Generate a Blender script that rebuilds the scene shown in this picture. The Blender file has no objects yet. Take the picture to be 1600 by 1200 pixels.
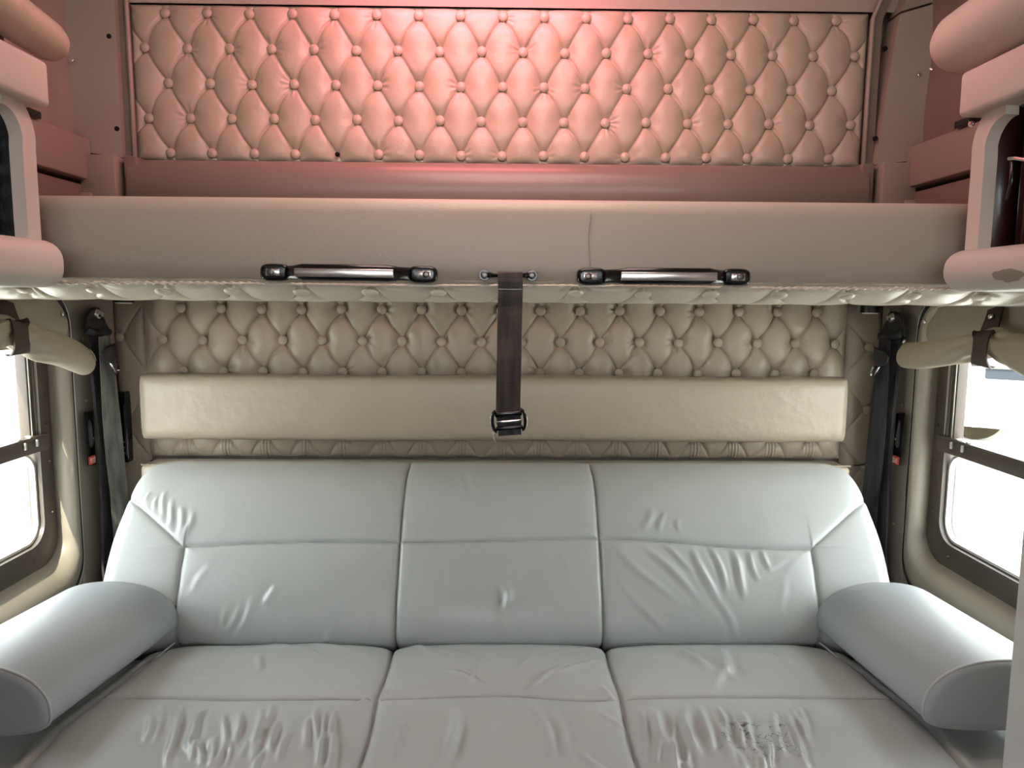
import bpy, bmesh, math, random
import numpy as np
from mathutils import Vector, Matrix
from math import pi, sin, cos, radians, sqrt, atan2, exp

SC = bpy.context.scene
COL = SC.collection
random.seed(4)

# ------------------------------------------------------------------ camera
FPX, EYE = 1150.0, 1.15
PITCH, YAW, ROLL = radians(6.5), radians(.88), radians(.4)
CM = (Matrix.Rotation(-YAW, 3, 'Z') @ Matrix.Rotation(pi/2-PITCH, 3, 'X') @ Matrix.Rotation(ROLL, 3, 'Z'))
cd = bpy.data.cameras.new('camera'); cam = bpy.data.objects.new('camera', cd); COL.objects.link(cam)
cam.location = (0, 0, EYE); cam.rotation_euler = CM.to_euler()
cd.sensor_width = 36; cd.lens = FPX/1600*36; cd.clip_start = .02; cd.clip_end = 200
SC.camera = cam

# ------------------------------------------------------------------ sky, sun, exposure
SC.view_settings.view_transform = 'Standard'; SC.view_settings.look = 'None'
SC.view_settings.gamma = 1; SC.view_settings.use_curve_mapping = False
SC.view_settings.exposure = 0.0
wd = bpy.data.worlds.new('sky'); SC.world = wd; wd.use_nodes = True
bg = wd.node_tree.nodes['Background']; bg.inputs[0].default_value = (.91, .95, 1.0, 1); bg.inputs[1].default_value = 12.0
sl = bpy.data.lights.new('sun', 'SUN'); sl.energy = 11; sl.angle = radians(.6); sl.color = (1, .93, .78)
so = bpy.data.objects.new('sun', sl); COL.objects.link(so)
so.rotation_euler = Vector((.16, .74, -.60)).to_track_quat('-Z', 'Y').to_euler()

def ray(px, py): return CM @ Vector(((px-800)/FPX, -(py-600)/FPX, -1))
def W(px, py, Y):           # the point of the photo (px, py) that lies at depth Y
    d = ray(px, py); return Vector((0, 0, EYE)) + d*(Y/d.y)
def WX(px, py, X):
    d = ray(px, py); return Vector((0, 0, EYE)) + d*(X/d.x)
def WZ(px, py, Z):
    d = ray(px, py); return Vector((0, 0, EYE)) + d*((Z-EYE)/d.z)

# ------------------------------------------------------------------ materials
def mat(name, col, rough=.5, metal=0., bump=0., bscale=200., var=0., vscale=6., spec=.5, coat=0., wrinkle=0., wscale=25., emit=None, estr=0.):
    m = bpy.data.materials.new(name); m.use_nodes = True; nt = m.node_tree; N = nt.nodes; L = nt.links
    b = N['Principled BSDF']
    b.inputs['Base Color'].default_value = (*col, 1); b.inputs['Roughness'].default_value = rough
    b.inputs['Metallic'].default_value = metal; b.inputs['Specular IOR Level'].default_value = spec
    b.inputs['Coat Weight'].default_value = coat; b.inputs['Coat Roughness'].default_value = .25
    if emit: b.inputs['Emission Color'].default_value = (*emit, 1); b.inputs['Emission Strength'].default_value = estr
    tc = N.new('ShaderNodeTexCoord')
    if var:
        n = N.new('ShaderNodeTexNoise'); n.inputs['Scale'].default_value = vscale; n.inputs['Detail'].default_value = 5
        L.new(tc.outputs['Object'], n.inputs['Vector'])
        mx = N.new('ShaderNodeMixRGB'); mx.blend_type = 'MIX'
        mx.inputs[1].default_value = (*[c*(1-var) for c in col], 1); mx.inputs[2].default_value = (*[min(1, c*(1+var)) for c in col], 1)
        L.new(n.outputs['Fac'], mx.inputs[0]); L.new(mx.outputs[0], b.inputs['Base Color'])
        mr = N.new('ShaderNodeMapRange'); mr.inputs[3].default_value = rough*.9; mr.inputs[4].default_value = min(1, rough*1.15)
        L.new(n.outputs['Fac'], mr.inputs[0]); L.new(mr.outputs[0], b.inputs['Roughness'])
    last = None
    for amt, sc, det in ((bump, bscale, 2), (wrinkle, wscale, 4)):
        if amt:
            n = N.new('ShaderNodeTexNoise'); n.inputs['Scale'].default_value = sc; n.inputs['Detail'].default_value = det
            L.new(tc.outputs['Object'], n.inputs['Vector'])
            bp = N.new('ShaderNodeBump'); bp.inputs['Strength'].default_value = amt; bp.inputs['Distance'].default_value = .6/sc if amt is bump else .004
            L.new(n.outputs['Fac'], bp.inputs['Height'])
            if last: L.new(last.outputs[0], bp.inputs['Normal'])
            last = bp
    if last: L.new(last.outputs[0], b.inputs['Normal'])
    return m

VINYL = mat('taupe vinyl', (.44, .365, .275), .33, bump=.12, bscale=500, var=.06, spec=.5, wrinkle=.12, wscale=30)
FASC = mat('taupe vinyl smooth', (.40, .335, .265), .42, bump=.25, bscale=420, var=.06, wrinkle=.08, wscale=40)
UNDER = mat('cream vinyl', (.68, .59, .47), .32, bump=.1, bscale=500, var=.05)
LEATH = mat('pale grey leather', (.53, .545, .53), .34, bump=.14, bscale=420, var=.06, wrinkle=.22, wscale=28, spec=.5)
BOLST = mat('pale grey vinyl', (.33, .35, .36), .45, bump=.16, bscale=600, var=.04, wrinkle=.05, wscale=30)
PIPE = mat('grey piping', (.42, .43, .41), .45)
DARKSEAM = mat('dark seam', (.05, .05, .045), .7)
BEIGE = mat('beige moulded plastic', (.29, .25, .20), .42, bump=.1, bscale=500, var=.05)
BEIGED = mat('taupe moulded plastic', (.29, .25, .205), .4, bump=.1, bscale=500, var=.05)
BROWN = mat('brown roll vinyl', (.19, .15, .12), .32, bump=.15, bscale=400, var=.08, wrinkle=.1)
FRAME = mat('brown window frame', (.085, .065, .052), .36, bump=.08, bscale=300, var=.12, vscale=20)
TRACK = mat('anodised track', (.30, .26, .20), .3, metal=.7)
ALU = mat('pale aluminium edge', (.75, .73, .68), .3, metal=.6)
BLACK = mat('black plastic', (.006, .006, .006), .22)
BLACKM = mat('matt black plastic', (.014, .014, .018), .5, bump=.1, bscale=300)
RUB = mat('black rubber', (.02, .018, .017), .6)
WEB = None
STEEL = mat('polished steel', (.75, .74, .72), .18, metal=1)
SATIN = mat('satin inlay', (.62, .56, .52), .24, metal=.85)
SCREW = mat('dark screw', (.16, .14, .12), .35, metal=.9)
RED = mat('red press button', (.62, .07, .05), .4)
WHITEP = mat('white print', (.85, .8, .78), .5)
CREAM = mat('cream cabinet plastic', (.56, .49, .42), .42, bump=.06, bscale=400, var=.03)
INSL = mat('black cabinet lining', (.004, .004, .004), .6, bump=.4, bscale=120)
MAHO = mat('dark mahogany lining', (.035, .008, .006), .12, bump=.02, bscale=60, var=.4, coat=.6)
STRAPB = mat('brown leather strap', (.055, .035, .028), .5)
CARPET = mat('dark grey carpet', (.035, .034, .033), .95, bump=.8, bscale=600)
HEAD = mat('headliner vinyl', (.40, .34, .28), .5, bump=.15, bscale=400)
HOLE = mat('black hole', (.002, .002, .002), 1)
CLOSET = mat('pale grey closet laminate', (.50, .50, .48), .45, var=.03)

def web_mat(name, col):
    m = mat(name, col, .55); nt = m.node_tree; N = nt.nodes; L = nt.links; b = N['Principled BSDF']
    tc = N.new('ShaderNodeTexCoord'); w = N.new('ShaderNodeTexWave'); w.wave_type = 'BANDS'; w.bands_direction = 'Z'
    w.inputs['Scale'].default_value = 160; w.inputs['Distortion'].default_value = .6
    L.new(tc.outputs['Object'], w.inputs['Vector'])
    n = N.new('ShaderNodeTexNoise'); n.inputs['Scale'].default_value = 30; n.inputs['Detail'].default_value = 6
    mp = N.new('ShaderNodeMapping'); mp.inputs['Scale'].default_value = (3, 1, .35)
    L.new(tc.outputs['Object'], mp.inputs[0]); L.new(mp.outputs[0], n.inputs['Vector'])
    r = N.new('ShaderNodeValToRGB'); r.color_ramp.elements[0].position = .38; r.color_ramp.elements[1].position = .8
    r.color_ramp.elements[0].color = (*col, 1); r.color_ramp.elements[1].color = (*[min(1, c*3.2+.02) for c in col], 1)
    L.new(n.outputs['Fac'], r.inputs[0]); L.new(r.outputs[0], b.inputs['Base Color'])
    bp = N.new('ShaderNodeBump'); bp.inputs['Strength'].default_value = .5; bp.inputs['Distance'].default_value = .001
    L.new(w.outputs['Fac'], bp.inputs['Height']); L.new(bp.outputs[0], b.inputs['Normal'])
    return m
WEB = web_mat('dark brown webbing', (.019, .013, .010))
WEBG = web_mat('grey seat belt webbing', (.085, .083, .075))
WEBB = web_mat('black seat belt webbing', (.014, .014, .018))

def curtain_mat():
    m = mat('beige blind fabric', (.39, .345, .27), .6, bump=.2, bscale=700, var=.04, wrinkle=.25, wscale=18); nt = m.node_tree; N = nt.nodes; L = nt.links
    t = N.new('ShaderNodeBsdfTranslucent'); t.inputs[0].default_value = (.75, .6, .33, 1)
    mx = N.new('ShaderNodeMixShader'); mx.inputs[0].default_value = .12
    L.new(N['Principled BSDF'].outputs[0], mx.inputs[1]); L.new(t.outputs[0], mx.inputs[2]); L.new(mx.outputs[0], N['Material Output'].inputs[0])
    return m
CURT = curtain_mat()
CLOTH = mat('beige blind cloth', (.36, .32, .25), .6, bump=.2, bscale=700, var=.04, wrinkle=.25, wscale=18)
def glass_mat():
    m = bpy.data.materials.new('window glass'); m.use_nodes = True; N = m.node_tree.nodes; L = m.node_tree.links
    N.remove(N['Principled BSDF'])
    t = N.new('ShaderNodeBsdfTransparent'); t.inputs[0].default_value = (.95, .97, .95, 1)
    g = N.new('ShaderNodeBsdfGlossy'); g.inputs['Roughness'].default_value = .02
    mx = N.new('ShaderNodeMixShader'); mx.inputs[0].default_value = .04; L.new(t.outputs[0], mx.inputs[1]); L.new(g.outputs[0], mx.inputs[2])
    L.new(mx.outputs[0], N['Material Output'].inputs[0]); return m
GLASS = glass_mat()

# sofa seat leather with a patch of fine dark cracks on the right front panel
def seat_mat():
    m = mat('worn seat leather', (.44, .465, .465), .31, bump=.16, bscale=380, var=.07, wrinkle=.3, wscale=26)
    N = m.node_tree.nodes; L = m.node_tree.links; b = N['Principled BSDF']
    src = b.inputs['Base Color'].links[0].from_socket
    tc = N.new('ShaderNodeTexCoord')
    nz = N.new('ShaderNodeTexNoise'); nz.inputs['Scale'].default_value = 26
    L.new(tc.outputs['Object'], nz.inputs['Vector'])
    ad = N.new('ShaderNodeMixRGB'); ad.blend_type = 'ADD'; ad.inputs[0].default_value = .06
    L.new(tc.outputs['Object'], ad.inputs[1]); L.new(nz.outputs['Color'], ad.inputs[2])
    vo = N.new('ShaderNodeTexVoronoi'); vo.feature = 'DISTANCE_TO_EDGE'; vo.inputs['Scale'].default_value = 70
    L.new(ad.outputs[0], vo.inputs['Vector'])
    lt = N.new('ShaderNodeMath'); lt.operation = 'LESS_THAN'; lt.inputs[1].default_value = .055; L.new(vo.outputs['Distance'], lt.inputs[0])
    c = WZ(1195, 1150, .46)
    vm = N.new('ShaderNodeVectorMath'); vm.operation = 'DISTANCE'; vm.inputs[1].default_value = (c.x+.03, c.y+.03, .46)
    ad2 = N.new('ShaderNodeMixRGB'); ad2.blend_type = 'ADD'; ad2.inputs[0].default_value = .1
    L.new(tc.outputs['Object'], ad2.inputs[1]); L.new(nz.outputs['Color'], ad2.inputs[2]); L.new(ad2.outputs[0], vm.inputs[0])
    mr = N.new('ShaderNodeMapRange'); mr.inputs[1].default_value = .10; mr.inputs[2].default_value = .06; mr.inputs[3].default_value = 0; mr.inputs[4].default_value = 1
    L.new(vm.outputs['Value'], mr.inputs[0])
    n2 = N.new('ShaderNodeTexNoise'); n2.inputs['Scale'].default_value = 55; L.new(tc.outputs['Object'], n2.inputs['Vector'])
    g2 = N.new('ShaderNodeMath'); g2.operation = 'GREATER_THAN'; g2.inputs[1].default_value = .50; L.new(n2.outputs['Fac'], g2.inputs[0])
    mu = N.new('ShaderNodeMath'); mu.operation = 'MULTIPLY'; L.new(lt.outputs[0], mu.inputs[0]); L.new(mr.outputs[0], mu.inputs[1])
    mu2 = N.new('ShaderNodeMath'); mu2.operation = 'MULTIPLY'; L.new(mu.outputs[0], mu2.inputs[0]); L.new(g2.outputs[0], mu2.inputs[1])
    mu3 = N.new('ShaderNodeMath'); mu3.operation = 'MULTIPLY'; mu3.inputs[1].default_value = .8; L.new(mu2.outputs[0], mu3.inputs[0])
    mx = N.new('ShaderNodeMixRGB'); mx.inputs[2].default_value = (.05, .05, .05, 1)
    L.new(mu3.outputs[0], mx.inputs[0]); L.new(src, mx.inputs[1]); L.new(mx.outputs[0], b.inputs['Base Color'])
    return m
SEAT = seat_mat()
def lip_mat():
    m = mat('scuffed padded lip', (.52, .45, .40), .4, bump=.1, bscale=400, var=.03)
    N = m.node_tree.nodes; L = m.node_tree.links; b = N['Principled BSDF']
    src = b.inputs['Base Color'].links[0].from_socket
    tc = N.new('ShaderNodeTexCoord'); nz = N.new('ShaderNodeTexNoise'); nz.inputs['Scale'].default_value = 55; nz.inputs['Detail'].default_value = 5
    L.new(tc.outputs['Object'], nz.inputs['Vector'])
    mp = N.new('ShaderNodeMapping'); c = WX(1563, 430, .60)
    mp.inputs['Location'].default_value = (0, -c.y*1.0, -c.z*3.4); mp.inputs['Scale'].default_value = (0, 1.0, 3.4)
    ad = N.new('ShaderNodeMixRGB'); ad.blend_type = 'ADD'; ad.inputs[0].default_value = .03
    L.new(tc.outputs['Object'], mp.inputs[0])
    L.new(mp.outputs[0], ad.inputs[1]); L.new(nz.outputs['Color'], ad.inputs[2])
    vm = N.new('ShaderNodeVectorMath'); vm.operation = 'DISTANCE'; vm.inputs[1].default_value = (.015, .015, .015); L.new(ad.outputs[0], vm.inputs[0])
    lt = N.new('ShaderNodeMath'); lt.operation = 'LESS_THAN'; lt.inputs[1].default_value = .026; L.new(vm.outputs['Value'], lt.inputs[0])
    mx = N.new('ShaderNodeMixRGB'); mx.inputs[2].default_value = (.24, .20, .16, 1)
    L.new(lt.outputs[0], mx.inputs[0]); L.new(src, mx.inputs[1]); L.new(mx.outputs[0], b.inputs['Base Color'])
    return m
LIPSCUFF = lip_mat()

# ------------------------------------------------------------------ builders
def put(name, me, m, parent=None, smooth=True):
    o = bpy.data.objects.new(name, me); COL.objects.link(o)
    if m: me.materials.append(m)
    if parent: o.parent = parent
    if smooth and len(me.polygons): me.polygons.foreach_set('use_smooth', [True]*len(me.polygons))
    return o
def tag(o, label=None, cat=None, group=None, kind=None):
    if label: o['label'] = label
    if cat: o['category'] = cat
    if group: o['group'] = group
    if kind: o['kind'] = kind
    return o
def thing(name, label=None, cat=None, group=None, kind=None, loc=(0, 0, 0)):
    # children are modelled in world coordinates; the empty sits at the origin of the cab unless moved
    o = bpy.data.objects.new(name, None); COL.objects.link(o); o.empty_display_size = .05
    o.location = loc
    return tag(o, label, cat, group, kind)
def raw(name, V, Fc, m, parent=None, smooth=True, fix=True):
    me = bpy.data.meshes.new(name); me.from_pydata([tuple(v) for v in V], [], Fc); me.update()
    if fix:
        b = bmesh.new(); b.from_mesh(me); bmesh.ops.remove_doubles(b, verts=b.verts, dist=1e-6); bmesh.ops.recalc_face_normals(b, faces=b.faces); b.to_mesh(me); b.free()
    return put(name, me, m, parent, smooth)

class MB:
    def __init__(s): s.V = []; s.F = []
    def add(s, V, Fc):
        k = len(s.V); s.V += [Vector(v) for v in V]; s.F += [tuple(i+k for i in f) for f in Fc]; return s
    def bm(s, b):
        b.verts.index_update(); s.add([v.co.copy() for v in b.verts], [[v.index for v in f.verts] for f in b.faces]); b.free(); return s
    def box(s, c, d, r=0., seg=2, rot=None):
        b = bmesh.new(); bmesh.ops.create_cube(b, size=1)
        for v in b.verts: v.co = Vector((v.co.x*d[0], v.co.y*d[1], v.co.z*d[2]))
        if r: bmesh.ops.bevel(b, geom=list(b.edges), offset=min(r, min(d)*.49), segments=seg, profile=.5, affect='EDGES')
        for v in b.verts:
            if rot: v.co = rot @ v.co
            v.co += Vector(c)
        return s.bm(b)
    def cyl(s, p0, p1, r0, r1=None, n=20, dome=0.):
        p0, p1 = Vector(p0), Vector(p1); r1 = r0 if r1 is None else r1
        ax = (p1-p0).normalized(); q = ax.to_track_quat('Z', 'Y')
        rings = [(0, r0), ((p1-p0).length, r1)]; L_ = (p1-p0).length
        if dome: rings += [(L_+dome*sin(a), r1*cos(a)) for a in (pi/8, pi/4, 3*pi/8)]
        V = []; Fc = []
        for h, r in rings:
            for i in range(n): a = 2*pi*i/n; V.append(p0 + q @ Vector((r*cos(a), r*sin(a), h)))
        for j in range(len(rings)-1):
            for i in range(n): Fc.append((j*n+i, j*n+(i+1) % n, (j+1)*n+(i+1) % n, (j+1)*n+i))
        Fc.append(tuple(range(n-1, -1, -1))); Fc.append(tuple((len(rings)-1)*n+i for i in range(n)))
        return s.add(V, Fc)
    def tube(s, pts, r, n=10, closed=False):
        pts = [Vector(p) for p in pts]; V = []; Fc = []; m_ = len(pts)
        up = None
        for i, p in enumerate(pts):
            if closed: t = (pts[(i+1) % m_]-pts[i-1]).normalized()
            else: t = (pts[min(i+1, m_-1)]-pts[max(i-1, 0)]).normalized()
            if up is None: up = t.orthogonal().normalized()
            up = (up - t*up.dot(t)).normalized(); sd = t.cross(up)
            rr = r[i] if hasattr(r, '__len__') else r
            for k in range(n): a = 2*pi*k/n; V.append(p + up*cos(a)*rr + sd*sin(a)*rr)
        for i in range(m_ if closed else m_-1):
            j = (i+1) % m_
            for k in range(n): Fc.append((i*n+k, i*n+(k+1) % n, j*n+(k+1) % n, j*n+k))
        if not closed: Fc.append(tuple(range(n-1, -1, -1))); Fc.append(tuple((m_-1)*n+k for k in range(n)))
        return s.add(V, Fc)
    def ribbon(s, pts, side, w, t):
        # flat band: path pts, width direction side (vector or list), width w, thickness t
        pts = [Vector(p) for p in pts]; V = []; Fc = []; m_ = len(pts)
        for i, p in enumerate(pts):
            tg = (pts[min(i+1, m_-1)]-pts[max(i-1, 0)]).normalized()
            sd = Vector(side[i] if isinstance(side, list) else side); sd = (sd - tg*sd.dot(tg)).normalized(); nn = tg.cross(sd)
            ww = w[i] if isinstance(w, list) else w
            for a, b in ((-.5, -.5), (.5, -.5), (.5, .5), (-.5, .5)): V.append(p + sd*a*ww + nn*b*t)
        for i in range(m_-1):
            for k in range(4): Fc.append((i*4+k, i*4+(k+1) % 4, (i+1)*4+(k+1) % 4, (i+1)*4+k))
        Fc.append((3, 2, 1, 0)); Fc.append(tuple((m_-1)*4+k for k in range(4)))
        return s.add(V, Fc)
    def loft(s, loops, closed=True, cap0=False, cap1=False):
        n = len(loops[0]); V = [p for l in loops for p in l]; Fc = []
        for j in range(len(loops)-1):
            for i in range(n if closed else n-1): Fc.append((j*n+i, j*n+(i+1) % n, (j+1)*n+(i+1) % n, (j+1)*n+i))
        if cap0: Fc.append(tuple(range(n)))
        if cap1: Fc.append(tuple((len(loops)-1)*n+i for i in range(n)))
        return s.add(V, Fc)
    def build(s, name, m, parent=None, smooth=True, sharp=None):
        o = raw(name, s.V, s.F, m, parent, smooth)
        if smooth and sharp is not None:
            me = o.data; b = bmesh.new(); b.from_mesh(me)
            for e in b.edges:
                if len(e.link_faces) == 2 and e.calc_face_angle(0) > radians(sharp): e.smooth = False
            b.to_mesh(me); b.free()
        return o
def rbox(name, c, d, m, parent=None, r=.004, seg=3):
    return MB().box(c, d, r, seg).build(name, m, parent, sharp=60)
def rr(y0, y1, z0, z1, r, X, n=8):      # rounded rectangle loop in a plane X
    pts = []
    for cy, cz, a0 in ((y1-r, z1-r, 0), (y0+r, z1-r, pi/2), (y0+r, z0+r, pi), (y1-r, z0+r, 3*pi/2)):
        for i in range(n+1): a = a0+pi/2*i/n; pts.append(Vector((X, cy+r*cos(a), cz+r*sin(a))))
    return pts

def gridmesh(name, P, m, parent=None, mask=None, bottom=None):
    """P (nv,nu,3) grid -> mesh; mask picks the quads to keep (nv-1,nu-1)"""
    nv, nu = P.shape[:2]
    idx = np.arange(nv*nu).reshape(nv, nu)
    q = np.stack([idx[:-1, :-1], idx[:-1, 1:], idx[1:, 1:], idx[1:, :-1]], -1)
    q = q.reshape(-1, 4) if mask is None else q[mask]
    used, inv = np.unique(q, return_inverse=True); q = inv.reshape(q.shape)
    V = P.reshape(-1, 3)[used]
    me = bpy.data.meshes.new(name)
    me.vertices.add(len(V)); me.vertices.foreach_set('co', V.astype(np.float32).ravel())
    me.loops.add(len(q)*4); me.loops.foreach_set('vertex_index', q.astype(np.int32).ravel())
    me.polygons.add(len(q)); me.polygons.foreach_set('loop_start', np.arange(len(q), dtype=np.int32)*4)
    me.polygons.foreach_set('loop_total', np.full(len(q), 4, dtype=np.int32))
    me.update(calc_edges=True); me.validate()
    return put(name, me, m, parent)

def sstep(x, a, b):
    t = np.clip((x-a)/(b-a), 0, 1); return t*t*(3-2*t)
def hash2(i, j): return np.abs(np.sin(i*12.9898+j*78.233)*43758.5453) % 1.0
def noise1(x, seed=0):
    return sum(np.sin(x*f+seed*1.7+f)*a for f, a in ((1, .5), (2.3, .3), (4.1, .2)))

def tuft(X, Z, x0, z0, p, q, A=.016, crease=.0056, curve=.045, dim=.48):
    u = (X-x0)/p; w = (Z-z0)/(2*q)
    a = u+w; b = u-w
    side = np.tanh(X*2.5)
    a2 = a + curve*np.sin(pi*b)**2*(-.4-side)*.7
    b2 = b + curve*np.sin(pi*a)**2*(.4-side)*.7
    da = np.abs(a2-np.round(a2)); db = np.abs(b2-np.round(b2))
    # nearest button
    ia, ib = np.round(a), np.round(b)
    best = np.full(X.shape, 9.); bu = np.zeros(X.shape); bv = np.zeros(X.shape); bi = np.zeros(X.shape); bj = np.zeros(X.shape)
    for ea in (-1, 0, 1):
        for eb in (-1, 0, 1):
            A_, B_ = ia+ea, ib+eb
            bx = x0 + (A_+B_)/2*p; bz = z0 + (A_-B_)*q
            d = np.hypot(X-bx, Z-bz); k = d < best
            best = np.where(k, d, best); bu = np.where(k, X-bx, bu); bv = np.where(k, Z-bz, bv); bi = np.where(k, A_, bi); bj = np.where(k, B_, bj)
    geo = p*q*2/np.hypot(p, 2*q)
    da = da*geo; db = db*geo
    g = np.exp(-(best/.025)**2)
    near = np.exp(-(best/.05)**2)
    pil = np.sqrt(np.clip(np.abs(np.sin(pi*a2)*np.sin(pi*b2)), 0, 1))
    h = A*((1-dim*.62) + dim*.62*pil) - A*.62*g - (crease*(.55+.8*near))*(np.exp(-da/.0028)+np.exp(-db/.0028))
    ph = np.arctan2(bv, bu); rnd = hash2(bi, bj); rnd2 = hash2(bj+3, bi-7)
    h += .0016*(rnd > .45)*rnd*np.cos((9+np.floor(rnd2*5))*ph + rnd*6)*np.exp(-((best-.02)/.011)**2)*(np.cos(ph-rnd2*6.28) > .1)
    return h

def button_mesh(r=.0126, h=.0068, n=20):
    m_ = MB(); prof = [(0, r*.92), (.15, r*1.0), (.45, r*.93), (.75, r*.70), (.93, r*.38), (1, .0001)]
    loops = [[Vector((x*cos(2*pi*i/n), -hh*h, x*sin(2*pi*i/n))) for i in range(n)] for hh, x in prof]
    m_.loft(loops, cap0=True)
    me = bpy.data.meshes.new('button'); me.from_pydata([tuple(v) for v in m_.V], [], m_.F); me.update()
    b = bmesh.new(); b.from_mesh(me); bmesh.ops.recalc_face_normals(b, faces=b.faces); b.to_mesh(me); b.free()
    me.polygons.foreach_set('use_smooth', [True]*len(me.polygons)); me.materials.append(VINYL); return me
BTN = button_mesh()
BTNU = BTN.copy(); BTNU.materials.clear(); BTNU.materials.append(UNDER)
def button(parent, x, y, z, me=BTN, rot=None):
    o = bpy.data.objects.new('button', me); COL.objects.link(o); o.parent = parent
    o.location = (x+random.uniform(-.0012, .0012), y, z+random.uniform(-.0012, .0012)); o.rotation_euler = rot or (random.uniform(-.08, .08), 0, random.uniform(-.08, .08))
    return o
def screw(parent, p, nrm, r=.005, m=None, name='screw'):
    nrm = Vector(nrm).normalized(); p = Vector(p)
    b = MB().cyl(p-nrm*.001, p+nrm*.0015, r, r, 16, dome=.0012)
    o = b.build(name, m or SCREW, parent, sharp=50)
    q = nrm.to_track_quat('Z', 'Y'); k = MB()
    for a in (0, pi/2):
        k.box(p+nrm*.0028, (r*1.1, r*.22, .0006), rot=(q.to_matrix() @ Matrix.Rotation(a, 3, 'Z')))
    return o

# ================================================================== THE SHELL
tag(rbox('floor', (0, .2, -.03), (2.3, 3.9, .06), CARPET, r=0), kind='structure')
tag(rbox('wall_back', (0, 1.975, 1.05), (2.3, .03, 2.2), BEIGED, r=0), kind='structure')
tag(rbox('ceiling', (0, .2, 2.13), (2.3, 3.9, .03), HEAD, r=0), kind='structure')
for s, nm in ((-1, 'left'), (1, 'right')):
    X = s*1.06
    m_ = MB()
    m_.loft([rr(-1.7, 1.99, 0, 2.12, .001, X), rr(1.0, 1.75, .49, 1.075, .06, X)])
    m_.loft([rr(-1.7, 1.99, 0, 2.12, .001, X+s*.015), rr(1.0, 1.75, .49, 1.075, .06, X+s*.015)])
    m_.loft([rr(1.0, 1.75, .49, 1.075, .06, X), rr(1.0, 1.75, .49, 1.075, .06, X+s*.015)])
    tag(m_.build('wall_'+nm, BEIGED, smooth=False), kind='structure')
# unseen front bulkhead behind the camera, windscreen opening sized to limit front light
m_ = MB()
m_.box((0, -1.7, .57), (2.3, .04, 1.14)); m_.box((0, -1.7, 1.87), (2.3, .04, .50)); m_.box((-1.05, -1.7, 1.35), (.2, .04, .9)); m_.box((1.05, -1.7, 1.35), (.2, .04, .9))
tag(m_.build('wall_front', BEIGED, smooth=False), kind='structure')
rbox('mullion', (0, -1.7, 1.38), (.06, .05, .48), FRAME, bpy.data.objects['wall_front'])

for sx, nm in ((-.55, 'left'), (.55, 'right')):  # unseen seats added to keep windscreen light off the armrest ends
    t = thing('light_block_seat', f'grey high-backed {nm} cab seat added unseen behind the camera to block light', 'seat', loc=(sx, -.75, 0))
    MB().box((0, 0, .47), (.54, .52, .14), .05, 4).build('seat_cushion', CARPET, t)
    MB().box((0, .27, .85), (.62, .12, .72), .05, 4).build('backrest', CARPET, t)
    MB().box((0, .27, 1.27), (.28, .10, .16), .04, 4).build('headrest', CARPET, t)
    MB().box((0, 0, .2), (.40, .40, .40), .03, 2).build('pedestal', BLACKM, t)

# sloping smooth vinyl above the upper tufted panel
m_ = MB(); V = []
prof = [(1.895, 1.862), (1.885, 1.90), (1.85, 1.98), (1.78, 2.05), (1.66, 2.10), (1.5, 2.115)]
m_.loft([[Vector((x, y, z)) for y, z in prof] for x in (-1.06, -.5, 0, .5, 1.06)], closed=False)
tag(m_.build('trim_1', HEAD), 'smooth vinyl cove above the upper tufted panel', kind='structure')

# ================================================================== UPPER TUFTED PANEL
up = thing('tufted_wall_panel', 'wide tufted taupe vinyl panel at the top of the back wall, lit pink from above', 'wall panel')
x = np.linspace(-.912, .908, 910); z = np.linspace(1.488, 1.862, 190)
X, Z = np.meshgrid(x, z)
h = tuft(X, Z, -.824, 1.841-4*.083, .103, .083)
ed = np.minimum(np.minimum(X-x[0], x[-1]-X), np.minimum(Z-z[0], z[-1]-Z))
h = h*(1-np.exp(-ed/.012)) - .004*np.exp(-ed/.004)
up_pad = gridmesh('padding', np.stack([X, 1.912-h-.010, Z], -1), VINYL, up)
for j in range(5):
    zz = 1.509+j*.083; n, x0 = (17, -.824) if j % 2 == 0 else (18, -.8755)
    for i in range(n):
        if j == 0 and i == 4: continue
        button(up, x0+i*.103, 1.899, zz)
hp = W(527, 241, 1.894)
MB().cyl(hp+Vector((0, .004, 0)), hp+Vector((0, -.0015, 0)), .006, .0055, 16).build('button_hole', HOLE, up)['label'] = 'black hole where a button is missing'

# roll under the upper panel
m_ = MB(); loops = []
for xx in np.linspace(-.905, .90, 60):
    l = []
    for k in range(17):
        a = -pi/2 + pi*k/16
        bul = .012*sstep(np.array(xx), .1, .6)*float(np.exp(-((xx-.35)/.35)**2))
        l.append(Vector((xx, 1.885-(.052+bul)*cos(a)**.8, 1.425+.062*sin(a))))
    loops.append(l)
m_.loft(loops, closed=False)
tag(m_.build('padded_roll', BROWN), 'long dark brown padded roll below the upper tufted panel', 'padding')

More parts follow.
